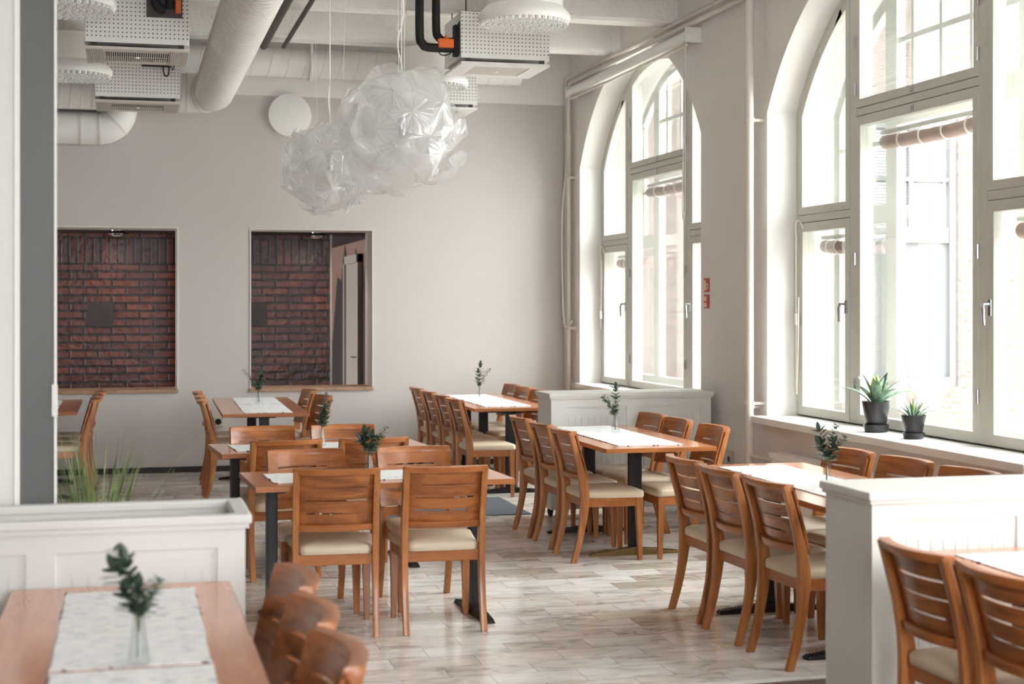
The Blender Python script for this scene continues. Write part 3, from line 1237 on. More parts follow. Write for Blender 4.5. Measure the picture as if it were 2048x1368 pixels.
# ornamental grass behind the glass
gp = thing('grass_plant', 'tall blurred green grass plant behind the left planter and glass', 'plant', (-.13, 6.45, 0))
obj('pot', MB().lathe([(.12, 0), (.15, .02), (.19, .34), (.185, .36), (.17, .36), (.165, .30)], 24), 'pot_black', gp, 50)
obj('soil', MB().lathe([(.001, .30), (.165, .30)], 20, caps=False), 'soil', gp)
rnd = random.Random(5)
mb = MB()
for i in range(150):
    a = rnd.uniform(0, 2 * PI)
    ln = rnd.uniform(.5, .86)
    out_ = abs(rnd.gauss(.0, .2)) + .03
    w0 = rnd.uniform(.004, .0075)
    rings = []
    r0_ = rnd.uniform(0, .09)
    px, py = r0_ * math.cos(a), r0_ * math.sin(a)
    for s_ in range(7):
        q = s_ / 6
        rr = out_ * q ** 1.8
        z_ = .30 + ln * q * (1 - .25 * q * out_)
        c_ = Vector((px + rr * math.cos(a), py + rr * math.sin(a), z_))
        wd = w0 * (1 - q) ** .6 + .0006
        tx, ty = -math.sin(a), math.cos(a)
        rings.append([(c_.x - tx * wd, c_.y - ty * wd, c_.z), (c_.x + .001 * math.cos(a), c_.y + .001 * math.sin(a), c_.z + .001), (c_.x + tx * wd, c_.y + ty * wd, c_.z), (c_.x, c_.y, c_.z - .002)])
    mb.loft(rings)
obj('grass_blades', mb, 'grass_green', gp)['kind'] = 'stuff'

# dark floor mat beyond the centre tables
mb = MB().box(1.95, 3.08, 11.55, 12.62, .0, .008)
tag(obj('floor_mat', mb, 'rug_blue', bevel=.002), 'dark blue-grey floor mat between the centre tables and the far partition', 'mat')

# white disc on the back wall
mb = MB().tube([(1.58, YB - .05, 3.53), (1.58, YB, 3.53)], .213, 64)
tag(obj('wall_disc', mb, 'duct_white', None, 40, .006), 'plain white round disc on the grey back wall', 'wall disc')

# ================================================================ CHAIR
SEATZ = .455
CH = .84


def post_y(z):
    """centre line of the rear posts"""
    P = [(0, -.262), (.10, -.232), (.22, -.205), (.34, -.190), (.44, -.188), (.52, -.198), (.64, -.226), (.84, -.285)]
    for (z0, y0), (z1, y1) in zip(P, P[1:]):
        if z <= z1:
            t_ = (z - z0) / (z1 - z0)
            return y0 + (y1 - y0) * t_
    return P[-1][1]


def rear_leg_mesh(s_):
    pts = catmull([(0, post_y(z), z) for z in (0, .12, .25, .38, .47, .58, .70, .832)], 4)
    rings = []
    for p in pts:
        z = p[2]
        dw = .019 + .010 * math.exp(-((z - .42) / .16) ** 2)
        if z < .2:
            dw = .017 + .004 * z / .2
        if z > .6:
            dw = .0195 - .004 * (z - .6) / .24
        hw = .0155
        x = s_ * .198
        rings.append([(x - hw, p[1] - dw, z), (x + hw, p[1] - dw, z), (x + hw, p[1] + dw, z), (x - hw, p[1] + dw, z)])
    return MB().loft(rings)


def panel_map(x, z, d_):
    """point on the curved back panel; d_ = offset towards the sitter"""
    y = post_y(z) + .026 - .050 * (1 - (x / .213) ** 2)
    return (x, y + d_, z)


def back_panel():
    zs = [.487, .50]
    slots = [(.610, -.145, .120), (.675, -.150, .150), (.740, -.120, .155)]
    z = .50
    zl = [.522, .54, .56, .585, .610, .619, .645, .675, .684, .71, .740, .749, .77, .79, .826]
    xl = [-.213, -.19, -.165, -.150, -.145, -.120, -.09, -.06, -.03, 0, .03, .06, .09, .120, .150, .155, .165, .19, .213]
    T_ = .012
    cells = set()
    for i in range(len(xl) - 1):
        for j in range(len(zl) - 1):
            cells.add((i, j))
    for z0, xa, xb in slots:
        for i in range(len(xl) - 1):
            if xl[i] >= xa - 1e-6 and xl[i + 1] <= xb + 1e-6:
                cells.discard((i, zl.index(z0)))
    mb = MB()
    V = {}

    def vid(i, j, k_):
        if (i, j, k_) not in V:
            V[(i, j, k_)] = len(mb.v)
            mb.v.append(panel_map(xl[i], zl[j], k_ * T_))
        return V[(i, j, k_)]
    for (i, j) in cells:
        for k_ in (0, 1):
            f = (vid(i, j, k_), vid(i + 1, j, k_), vid(i + 1, j + 1, k_), vid(i, j + 1, k_))
            mb.f.append(f if k_ == 0 else f[::-1])
            mb.m.append(0)
        for di, dj, e0, e1 in ((-1, 0, (0, 0), (0, 1)), (1, 0, (1, 1), (1, 0)), (0, -1, (1, 0), (0, 0)), (0, 1, (0, 1), (1, 1))):
            if (i + di, j + dj) not in cells:
                a_ = (i + e0[0], j + e0[1])
                b2 = (i + e1[0], j + e1[1])
                mb.f.append((vid(*a_, 0), vid(*b2, 0), vid(*b2, 1), vid(*a_, 1)))
                mb.m.append(0)
    return mb


def curved_rail(z0, z1, back, front, nseg=16, xr_=.213):
    rings = []
    for i in range(nseg + 1):
        x = -xr_ + 2 * xr_ * i / nseg
        lo = panel_map(x, z0, 0)
        hi = panel_map(x, z1, 0)
        rings.append([(x, lo[1] - back, z0), (x, lo[1] + front, z0), (x, hi[1] + front, z1), (x, hi[1] - back, z1)])
    return MB().loft(rings)


def rrect(hw_f, hw_b, yf, yb_, rad, z, n=5, inset=0):
    """rounded trapezoid ring, wider in front"""
    hf, hb = hw_f - inset, hw_b - inset
    yf, yb_ = yf - inset, yb_ + inset
    rad = max(.004, rad - inset * .3)
    pts = []
    for (cx, cy, a0) in ((hf - rad, yf - rad, 0), (-hf + rad, yf - rad, PI / 2), (-hb + rad, yb_ + rad, PI), (hb - rad, yb_ + rad, 1.5 * PI)):
        for i in range(n + 1):
            a = a0 + PI / 2 * i / n
            pts.append((cx + rad * math.cos(a), cy + rad * math.sin(a), z))
    return pts


def make_chair():
    t_ = thing('dining_chair', '', 'chair')
    mb = MB()
    rings = [rrect(.222, .180, .215, -.205, .035, .406, inset=.004), rrect(.222, .180, .215, -.205, .035, .413)]
    rings += [rrect(.222, .180, .215, -.205, .035, .438), rrect(.222, .180, .215, -.205, .035, .448, inset=.006),
              rrect(.222, .180, .215, -.205, .035, .455, inset=.02), rrect(.222, .180, .215, -.205, .035, .461, inset=.06), rrect(.222, .180, .215, -.205, .035, .463, inset=.12)]
    mb.loft(rings)
    obj('seat', mb, 'cream_seat', t_, 50)
    mb = MB()
    o_ = [(-.210, .205), (-.186, -.19), (.186, -.19), (.210, .205)]
    mb.ring(o_, offset(o_, .02), .350, .406, 'z')
    obj('seat_frame', mb, 'wood_edge', t_, bevel=.003)
    obj('backrest', back_panel(), 'wood_panel', t_, 35)
    obj('top_rail', curved_rail(.810, CH, .032, .0125), 'wood_edge', t_, 40, .003)
    obj('bottom_rail', curved_rail(.524, .558, .022, 0.0, xr_=.183), 'wood_edge', t_, 40, .003)
    for s_ in (-1, 1):
        obj('leg', rear_leg_mesh(s_), 'wood_frame', t_, 50, .003)
        x = s_ * .193
        rings = []
        for z, hw, cx, cy in ((0, .0135, x * 1.0, .188), (.35, .022, x * .985, .182), (.405, .022, x * .985, .182)):
            rings.append([(cx - hw, cy - hw, z), (cx + hw, cy - hw, z), (cx + hw, cy + hw, z), (cx - hw, cy + hw, z)])
        obj('leg', MB().loft(rings), 'wood_frame', t_, None, .003)
    return t_


chair0 = make_chair()
first = [True]


def chair(x, y, face, label, group, jit=0):
    """face: direction in degrees the sitter looks, 0 = +x, 90 = +y"""
    rz = R(face - 90 + jit)
    if first[0]:
        first[0] = False
        chair0.location = (x, y, 0)
        chair0.rotation_euler = (0, 0, rz)
        chair0['label'] = label
        chair0['group'] = group
        return chair0
    return dup(chair0, (x, y, 0), rz, label, group)


# ================================================================ TABLES
def table(x0, x1, y0, y1, label, rot=0, brass=False, wide=False, cols=None, long='y'):
    """table over the rectangle x0..x1, y0..y1; columns set in from the short ends"""
    cx, cy = (x0 + x1) / 2, (y0 + y1) / 2
    t_ = thing('dining_table', label, 'table', (cx, cy, 0), R(rot), 'orange-brown dining tables on black pedestals')
    hx, hy = (x1 - x0) / 2, (y1 - y0) / 2
    if long == 'x':
        L_, W_ = hx, hy
        M = Matrix.Rotation(R(90), 4, 'Z')
    else:
        L_, W_ = hy, hx
        M = Matrix.Identity(4)
    mb = MB().box(-hx, hx, -hy, hy, .722, .75)
    me = mb.mesh('tabletop', ['wood_table', 'wood_edge'], None, .002)
    for p in me.polygons:
        p.material_index = 0 if p.normal.z > .9 else 1
    obj('tabletop', me, None, t_)
    for s_, yc_ in zip((-1, 1, 0), cols or (-(L_ - .27), L_ - .27)):
        mb = MB().box(-.042, .042, yc_ - .026, yc_ + .026, .03, .705, M=M)
        obj('column', mb, 'black_metal', t_, bevel=.004)
        mb = MB().box(-W_ * .72, W_ * .72, yc_ - .035, yc_ + .035, .703, .722, M=M)
        mb.box(-.09, .09, yc_ - .08, yc_ + .08, .700, .710, M=M)
        obj('support_plate', mb, 'black_metal', t_)
        # tapered foot
        F_ = .31
        for q in (-1, 1):
            rings = []
            for u_, hh, ww in ((0, .055, .036), (.10, .040, .034), (.22, .026, .032), (F_, .014, .032)):
                rings.append([(q * u_, yc_ - ww, 0.0), (q * u_, yc_ + ww, 0.0), (q * u_, yc_ + ww * .8, hh), (q * u_, yc_ - ww * .8, hh)])
            m2 = MB().loft(rings, M=M)
            if q == 1:
                m3_ = MB()
            (m3_.add(m2.v, m2.f))if q == 1 else None
            if q == -1:
                keep = m2
        m3_.add(keep.v, keep.f)
        ft_ = obj('foot', m3_, 'brass_worn' if (brass and s_ == -1) else 'black_metal', t_, bevel=.003)
        for q in (-1, 1):
            mb = MB()
            for i in range(9):
                u_ = q * (.15 + i * .018)
                hh = .040 - (.026) * ((abs(u_) - .10) / .21)
                mb.box(u_ - .003, u_ + .003, yc_ - .027, yc_ + .027, hh - .004, hh + .004, M=M)
            obj('grip_ribs', mb, 'brass_worn' if brass else 'black_metal', ft_)
    return t_


def runner(x0, x1, y0, y1, label, rot=0, along='y'):
    cx, cy = (x0 + x1) / 2, (y0 + y1) / 2
    hx, hy = (x1 - x0) / 2, (y1 - y0) / 2
    nx, ny = max(4, int(hx * 24)), max(4, int(hy * 24))
    rnd = random.Random(int(1000 * (x0 + y1)))
    mb = MB()
    top_, bot = [], []
    for j in range(ny + 1):
        for i in range(nx + 1):
            ex = rnd.uniform(-.003, .003) if i in (0, nx) else 0
            ey = rnd.uniform(-.003, .003) if j in (0, ny) else 0
            x = -hx + 2 * hx * i / nx + ex
            y = -hy + 2 * hy * j / ny + ey
            z = .0035 + rnd.uniform(0, .0012)
            top_.append((x, y, z))
            bot.append((x, y, .0006))
    n_ = len(top_)
    fs = []
    for j in range(ny):
        for i in range(nx):
            a = j * (nx + 1) + i
            fs.append((a, a + 1, a + nx + 2, a + nx + 1))
            fs.append((n_ + a, n_ + a + nx + 1, n_ + a + nx + 2, n_ + a + 1))
    bd = [i for i in range(nx + 1)] + [j * (nx + 1) + nx for j in range(1, ny + 1)] + [ny * (nx + 1) + i for i in range(nx - 1, -1, -1)] + [j * (nx + 1) for j in range(ny - 1, 0, -1)]
    for p in range(len(bd)):
        a, b2 = bd[p], bd[(p + 1) % len(bd)]
        fs.append((a, b2, b2 + n_, a + n_))
    mb.add(top_ + bot, fs)
    o = obj('table_runner', mb, 'woven_cloth', None, 60)
    tag(o, label, 'table runner', 'white woven runners on the tables')
    o.location = (cx, cy, .7502)
    o.rotation_euler = (0, 0, R(rot))
    st = MB()
    rnd = random.Random(int(77 * (x1 + y1)))
    for s_ in (-1, 1):
        x = -hx
        while x < hx:
            if rnd.random() < .28:
                st.box(x, x + rnd.uniform(.006, .02), s_ * hy - .004, s_ * hy + .003, .0004, .0045)
            x += .028
        y = -hy
        while y < hy:
            if rnd.random() < .15:
                st.box(s_ * hx - .004, s_ * hx + .003, y, y + rnd.uniform(.006, .02), .0004, .0045)
            y += .034
    obj('edge_stitching', st, 'stitch_dark', o)['kind'] = 'stuff'
    return o


# ---- vases and sprigs
def make_vase():
    t_ = thing('glass_vase', '', 'vase')
    prof = [(.0265, .0), (.028, .004), (.0275, .012), (.024, .04), (.0185, .075), (.0150, .105), (.0150, .125), (.0185, .14)]
    inner = [(.0168, .14), (.0132, .125), (.0132, .105), (.0167, .075), (.022, .04), (.0250, .016), (.001, .012)]
    obj('glass', MB().lathe(prof + inner, 20, caps=True), 'vase_glass', t_, 50)
    obj('rim', MB().tube([(.0178 * math.cos(a), .0178 * math.sin(a), .1405) for a in [2 * PI * j / 20 for j in range(21)]], .0014, 6), 'vase_glass', t_, 50)
    return t_


vase0 = make_vase()
vfirst = [True]


def leaf(mb, base, d_, up, ln, wd, mi=0, fold=.15):
    """an oval leaf as a thin solid"""
    d_ = d_.normalized()
    s_ = d_.cross(up).normalized()
    nrm = s_.cross(d_).normalized()
    n = 5
    L_, Rr, Cn = [], [], []
    for i in range(n + 1):
        q = i / n
        w_ = wd * math.sin(PI * min(1, q * .94 + .06)) ** .75 * .5
        c_ = base + d_ * ln * q - nrm * (ln * .18 * q * q)
        Cn.append(c_ - nrm * fold * w_)
        L_.append(c_ - s_ * w_)
        Rr.append(c_ + s_ * w_)
    rings = [[tuple(L_[i]), tuple(Cn[i]), tuple(Rr[i]), tuple(Cn[i] - nrm * .0008)] for i in range(n + 1)]
    mb.loft(rings, mi)


def sprig(x, y, z, seed, label, specs):
    """specs: list of (lean_x, lean_y, height, kind) ; kind e = eucalyptus, d = dark large leaves"""
    t_ = thing('leafy_sprig', label, 'sprig', (x, y, z), 0, 'green sprigs in the table vases')
    rnd = random.Random(seed)
    stem = MB()
    fe, fd = MB(), MB()
    for (lx, ly, hh, kind) in specs:
        P = catmull([(0.004 * rnd.uniform(-1, 1), .004 * rnd.uniform(-1, 1), .018), (lx * .05, ly * .05, .10), (lx * .25, ly * .25, .10 + (hh - .1) * .35), (lx * .62, ly * .62, .10 + (hh - .1) * .72), (lx, ly, hh)], 5)
        stem.tube(P, [.0022 - .0013 * i / (len(P) - 1) for i in range(len(P))], 6)
        n = len(P)
        start = 7
        for i in range(start, n):
            p, q = P[i], P[i - 1]
            d_ = (p - q).normalized()
            sd = d_.cross(Vector((0, 1, .2))).normalized()
            ang = rnd.uniform(0, PI)
            sd = Matrix.Rotation(ang, 3, d_) @ sd
            f = (i - start) / max(1, n - start)
            if kind == 'e':
                sz = (.036 - .014 * f) * rnd.uniform(.85, 1.15)
                for sg in (-1, 1):
                    leaf(fe, p, sd * sg + d_ * .45, d_, sz, sz * .85)
            else:
                sz = rnd.uniform(.048, .064)
                if i % 2 == 0 or i == n - 1:
                    for sg in (-1, 1):
                        leaf(fd, p, sd * sg + d_ * .7, d_, sz, sz * .48)
        if kind == 'd':
            leaf(fd, P[-1], (P[-1] - P[-2]), Vector((0, 1, 0)), .055, .025)
    obj('stem', stem, 'stem_brown', t_, 50)
    if fe.v:
        obj('leaves', fe, 'leaf_euca', t_, 50)
    if fd.v:
        obj('leaves', fd, 'leaf_dark', t_, 50)
    return t_


def vase(x, y, seed, where, specs):
    lab = 'clear glass bud vase on ' + where
    if vfirst[0]:
        vfirst[0] = False
        vase0.location = (x, y, .7546)
        vase0['label'] = lab
        vase0['group'] = 'glass bud vases on the tables'
    else:
        dup(vase0, (x, y, .7546), 0, lab, 'glass bud vases on the tables')
    sprig(x, y, .7546, seed, 'green leafy sprigs in the vase on ' + where, specs)


# ---- centre front table (T1)
GC1 = 'chairs around the centre front table'
table(.60, 1.93, 7.59, 8.29, 'centre front table for four with its long side to the camera', 2.5, long='x', cols=(-.54, .54))
runner(.71, 1.22, 7.70, 8.13, 'white runner on the left half of the centre front table', 2.5)
runner(1.235, 1.745, 7.72, 8.15, 'white runner on the right half of the centre front table', 2.5)
chair(1.02, 7.76, 90, 'chair seen from behind at the centre front table, left one', GC1, -3)
chair(1.556, 7.75, 90, 'chair seen from behind at the centre front table, right one', GC1, -1)
chair(.985, 8.25, 270, 'left far-side chair facing the camera at the centre front table', GC1, 4)
chair(1.60, 8.26, 270, 'right far-side chair facing the camera at the centre front table', GC1, 5)
vase(1.235, 7.93, 1, 'the centre front table', [(.095, 0, .245, 'e'), (.07, .02, .20, 'e'), (-.02, -.01, .22, 'd'), (-.035, .02, .18, 'd'), (.01, 0, .19, 'd')])
# ---- table behind it (T2)
GC2 = 'chairs around the second centre table'
table(.53, 1.86, 9.32, 10.02, 'second centre table just behind the centre front table', 4, long='x', cols=(-.54, .54))
runner(.64, 1.15, 9.43, 9.86, 'white runner on the left half of the second centre table', 4)
runner(1.165, 1.675, 9.46, 9.89, 'white runner on the right half of the second centre table', 4)
chair(.90, 9.42, 90, 'near-side left chair at the second centre table, back to camera', GC2, 6)
chair(1.43, 9.44, 90, 'near-side right chair at the second centre table, back to camera', GC2, 6)
chair(.90, 9.92, 270, 'far-side left chair at the second centre table, facing the camera', GC2, 6)
chair(1.42, 9.93, 270, 'far-side right chair at the second centre table, facing the camera', GC2, 3)
vase(1.20, 9.66, 2, 'the second centre table', [(.03, 0, .33, 'e'), (.06, .02, .28, 'e'), (.01, .01, .24, 'e'), (.015, .0, .21, 'd'), (.04, -.02, .22, 'e')])
# ---- middle right table (T3)
GC3 = 'chairs around the middle right table'
table(2.885, 3.617, 9.02, 10.82, 'long table with a brass foot in front of the far partition', 0, brass=True, cols=(-.37, .66))
runner(3.02, 3.45, 9.18, 10.72, 'long white runner on the table in front of the far partition', 0)
chair(3.02, 10.62, 0, 'farthest left-side chair at the table before the far partition', GC3, 1)
chair(3.02, 10.06, 0, 'middle left-side chair at the table before the far partition', GC3, 1)
chair(3.02, 9.52, 0, 'nearest left-side chair at the table before the far partition', GC3, 1)
chair(3.51, 10.66, 180, 'farthest window-side chair at the table before the far partition', GC3, 4)
chair(3.515, 10.15, 180, 'middle window-side chair at the table before the far partition', GC3, 1)
chair(3.53, 9.52, 180, 'nearest window-side chair at the table before the far partition', GC3, 1)
vase(3.32, 10.17, 3, 'the table before the far partition', [(.0, 0, .30, 'd'), (-.09, .0, .25, 'e'), (-.05, .01, .21, 'e'), (.01, .01, .25, 'e')])
# ---- back right table (T4)
GC4 = 'chairs around the back right table'
table(2.90, 3.62, 12.78, 14.95, 'long table at the back wall behind the far partition', 0, cols=(-.93, .12, .85))
runner(3.04, 3.46, 12.95, 14.75, 'long white runner on the table at the back right wall', 0)
for y_, w_ in ((14.60, 'farthest left-side'), (14.0, 'second farthest left-side'), (13.40, 'second nearest left-side'), (12.82, 'nearest left-side')):
    chair(3.01, y_, 0, w_ + ' chair at the back right table', GC4, 1)
for y_, w_ in ((14.86, 'farthest window-side'), (14.37, 'second farthest window-side'), (13.8, 'second nearest window-side'), (13.2, 'nearest window-side')):
    chair(3.50, y_, 180, w_ + ' chair at the back right table', GC4, 3)
vase(3.25, 14.1, 4, 'the back right table', [(.10, 0, .28, 'e'), (-.01, 0, .24, 'd'), (.01, .01, .31, 'd'), (-.02, .02, .2, 'e')])
# ---- window table (T5)
GC5 = 'chairs around the window table'
table(3.00, 3.73, 6.20, 8.00, 'long table beside the big window sill, behind the right partition', 0, cols=(-.57, .50))
runner(3.16, 3.55, 6.35, 7.86, 'long white runner on the table beside the big window', 0)
chair(3.13, 7.60, 0, 'farthest left-side chair at the big window table', GC5, 1)
chair(3.12, 7.08, 0, 'middle left-side chair at the big window table', GC5, 2)
chair(3.14, 6.55, 0, 'nearest left-side chair at the big window table', GC5, 3)
chair(3.64, 7.74, 180, 'farthest window-side chair at the big window table', GC5, 7)
chair(3.70, 7.22, 180, 'middle window-side chair at the big window table', GC5, 6)
chair(3.74, 6.66, 180, 'nearest window-side chair at the big window table, mostly hidden', GC5, 6)
vase(3.37, 6.95, 5, 'the big window table', [(.10, 0, .23, 'e'), (.06, .02, .29, 'e'), (-.04, 0, .20, 'd'), (-.03, .02, .26, 'd'), (.02, -.02, .2, 'd')])
# ---- back left table (T6)
GC6 = 'chairs around the back left table'
table(.78, 1.49, 12.62, 14.85, 'long table under the wall openings at the back', -1)
runner(.95, 1.35, 12.70, 13.74, 'nearer white runner on the table under the wall openings', -1)
runner(.97, 1.37, 13.77, 14.78, 'farther white runner on the table under the wall openings', -1)
chair(.93, 14.35, 0, 'farthest left-side chair at the table under the wall openings', GC6, -2)
chair(.92, 13.68, 0, 'middle left-side chair at the table under the wall openings', GC6, -2)
chair(.91, 13.10, 0, 'nearest left-side chair at the table under the wall openings', GC6, -3)
chair(1.41, 14.45, 180, 'farther right-side chair at the table under the wall openings', GC6, 5)
chair(1.43, 13.48, 180, 'nearer right-side chair at the table under the wall openings', GC6, 8)
vase(1.155, 13.85, 6, 'the table under the wall openings', [(-.14, 0, .31, 'e'), (-.07, .0, .22, 'e'), (.05, 0, .29, 'e'), (.02, .02, .24, 'd'), (.05, 0, .22, 'e')])
# ---- far left table (T7)
GC7 = 'chairs at the far left table'
table(-1.13, -.40, 13.22, 14.95, 'far left table half hidden by the glass screen', 0)
runner(-1.0, -.57, 13.4, 14.8, 'white runner on the far left table', 0)
chair(-.52, 14.62, 180, 'farthest of the lined-up chairs at the far left table', GC7, 2)
chair(-.53, 14.08, 180, 'middle of the lined-up chairs at the far left table', GC7, 2)
chair(-.54, 13.54, 180, 'nearest of the lined-up chairs at the far left table', GC7, 2)
# ---- front right table (T8)
GC8 = 'chairs at the front right table'
table(2.70, 3.43, 3.20, 5.02, 'front right table against the right partition', 0)
runner(2.87, 3.27, 3.40, 4.90, 'white runner on the front right table', 0)
chair(2.83, 4.62, 0, 'chair nearest the right partition at the front right table', GC8, 1)
chair(2.85, 4.14, 0, 'chair cut by the right edge of the photo at the front right table', GC8, 2)
# ---- front left table (T9)
GC9 = 'chairs at the front left table'
table(-.35, .33, 3.10, 5.03, 'blurred front left table against the left planter', 0)
runner(-.18, .21, 3.89, 4.92, 'farther white runner on the front left table', 0)
runner(-.18, .21, 3.15, 3.86, 'nearer white runner on the front left table', 0)
chair(.22, 4.58, 180, 'farthest chair at the front left table', GC9, 4)
chair(.21, 4.07, 180, 'middle chair at the front left table', GC9, 4)
chair(.21, 3.58, 180, 'nearest chair at the front left table', GC9, 4)
vase(.03, 3.90, 7, 'the front left table', [(-.06, 0, .29, 'e'), (-.05, .01, .23, 'd'), (.05, 0, .21, 'e'), (0, 0, .18, 'd'), (-.03, .02, .25, 'd')])

# ================================================================ AGAVES ON THE SILL
def agave(x, y, s_, label, pot_r, pot_h, nleaf, lmax, wd, seed):
    t_ = thing('potted_agave', label, 'plant', (x, y, ZSIL + .0035), 0, 'black potted agaves on the big window sill')
    sh = pot_h * .25
    obj('saucer', MB().lathe([(pot_r * .74, 0), (pot_r * .80, .004), (pot_r * .90, sh), (pot_r * .86, sh), (pot_r * .76, .012), (.001, .01)], 32), 'pot_black', t_, 40)
    obj('pot', MB().lathe([(pot_r * .60, .013), (pot_r * .66, .02), (pot_r, pot_h), (pot_r * .95, pot_h), (pot_r * .90, pot_h - .03)], 36), 'pot_black', t_, 40)
    obj('soil', MB().lathe([(.001, pot_h - .03), (pot_r * .91, pot_h - .03)], 24, caps=False), 'soil', t_)
    rnd = random.Random(seed)
    for i in range(nleaf):
        f = i / (nleaf - 1)
        a = i * 2.4 + rnd.uniform(-.2, .2)
        el = R(20 + 66 * f)
        ln = lmax * (1 - .35 * f) * rnd.uniform(.88, 1.08)
        rings = []
        hd = Vector((math.cos(a), math.sin(a), 0))
        sd = Vector((-math.sin(a), math.cos(a), 0))
        p = Vector((0, 0, pot_h - .03)) + hd * .012
        e_ = el + R(22)
        n = 10
        for k_ in range(n + 1):
            q = k_ / n
            w_ = wd * (.45 + .9 * q) if q < .45 else wd * .855 * (1 - ((q - .45) / .55) ** 1.8)
            w_ = max(w_, .0006)
            th = max(.0012, .006 * (1 - q))
            dr_ = hd * math.cos(e_) + Vector((0, 0, 1)) * math.sin(e_)
            nn = -hd * math.sin(e_) + Vector((0, 0, 1)) * math.cos(e_)
            rings.append([tuple(p - sd * w_ + nn * w_ * .35), tuple(p + nn * 0), tuple(p + sd * w_ + nn * w_ * .35), tuple(p - nn * th)])
            p = p + dr_ * ln / n
            e_ -= R(5.0) * (1 - f) * (1.0 if q < .8 else -1.0)
        obj('leaf', MB().loft(rings), 'leaf_young' if f > .8 else 'leaf_agave', t_, 60)
    return t_


agave(4.585, 8.76, 1, 'larger agave in a black pot and saucer on the window sill', .090, .195, 17, .27, .036, 3)
agave(4.575, 8.27, 1, 'smaller spiky agave in a black pot and saucer on the sill', .074, .142, 19, .155, .012, 8)

# ================================================================ DUCTS
def spiral_duct(mb, p0, p1, r_, pitch=.12, seam=.0035):
    p0, p1 = Vector(p0), Vector(p1)
    mb.tube([p0, p1], r_, 40)
    d_ = (p1 - p0)
    ln = d_.length
    d_.normalize()
    up = Vector((0, 0, 1))
    sd = d_.cross(up).normalized()
    n = int(ln / pitch * 28)
    pts = []
    for i in range(n + 1):
        a = 2 * PI * i / 28
        pts.append(p0 + d_ * (ln * i / n) + (r_ + .0008) * (math.cos(a) * sd + math.sin(a) * up))
    mb.tube(pts, seam, 5, 1)


def elbow(mb, c0, d0, d1, rb, r_, n=14):
    """bend starting at c0 heading d0, turning into d1"""
    d0, d1 = Vector(d0).normalized(), Vector(d1).normalized()
    ctr = Vector(c0) + d1 * rb
    pts = []
    for i in range(n + 1):
        a = PI / 2 * i / n
        pts.append(ctr - d1 * rb * math.cos(a) + d0 * rb * math.sin(a))
    # two segments joint ribs
    for j in (0, n // 2, n):
        q = pts[j]
        t_ = (pts[min(j + 1, n)] - pts[max(j - 1, 0)]).normalized()
        mb.tube([q - t_ * .008, q + t_ * .008], r_ + .006, 36, 1)
    mb.tube(pts, r_, 36)
    return pts[-1]


mb = MB()
rD = .185
zD = 3.66
yE = 14.60
spiral_duct(mb, (.80, 2.0, zD), (.80, yE, zD), rD, .075)
pe = elbow(mb, (.80, yE, zD), (0, 1, 0), (-1, 0, 0), .24, rD)
spiral_duct(mb, pe, (-1.15, pe.y, zD), rD, .10)
mb.tube([(-1.15, pe.y, zD), (XL, pe.y, zD)], rD - .01, 36)
o = tag(obj('ventilation_duct', mb, ['duct_white', 'duct_seam'], None, 50), 'big white spiral duct coming towards the camera and bending left', 'duct', 'white ventilation ducts')
mb = MB()
spiral_duct(mb, (XL, 15.10, 4.02), (3.9, 15.10, 4.02), .14, .17, .003)
o = tag(obj('ventilation_duct', mb, ['duct_white', 'duct_seam'], None, 50), 'slimmer white spiral duct running across the top of the back wall', 'duct', 'white ventilation ducts')
for x_ in (1.76,):
    m2 = MB()
    m2.tube([(x_, 15.10 + .152 * math.cos(a), 4.02 + .152 * math.sin(a)) for a in [2 * PI * j / 24 for j in range(25)]], .016, 8)
    m2.tube([(x_, 14.94, 4.02), (x_, 14.93, 4.2)], .014, 8)
    m2.box(x_ - .02, x_ + .02, 14.93, 14.97, 3.83, 3.90)
    obj('pipe_clamp', m2, 'duct_white', o, 50)
mb = MB()
mb.tube([(XL, 15.12, 3.33), (-.25, 15.12, 3.33)], .155, 36)
for x_ in (-1.5, -.95, -.42):
    mb.tube([(x_ - .008, 15.12, 3.33), (x_ + .008, 15.12, 3.33)], .162, 36, 1)
elbow(mb, (-.25, 15.12, 3.33), (1, 0, 0), (0, 0, 1), .2, .155)
mb.tube([(-.05, 15.15, 3.53), (-.05, 15.15, 3.90)], .085, 30)
tag(obj('ventilation_duct', mb, ['duct_white', 'duct_seam'], None, 50), 'lower white duct with an upturned elbow at the back left', 'duct', 'white ventilation ducts')
mb = MB()

# dark service pipes under the ceiling
for x_, r_, lab in ((1.19, .035, 'dark insulated pipe beside the big duct under the beams'), (1.37, .02, 'thin dark pipe under the beams right of the insulated one')):
    m2 = MB().tube([(x_, 3.0, 3.955), (x_, 13.75, 3.955)], r_, 12)
    tag(obj('ceiling_pipe', m2, 'steel_dark', None, 50), lab, 'pipe', 'dark pipes under the beams')

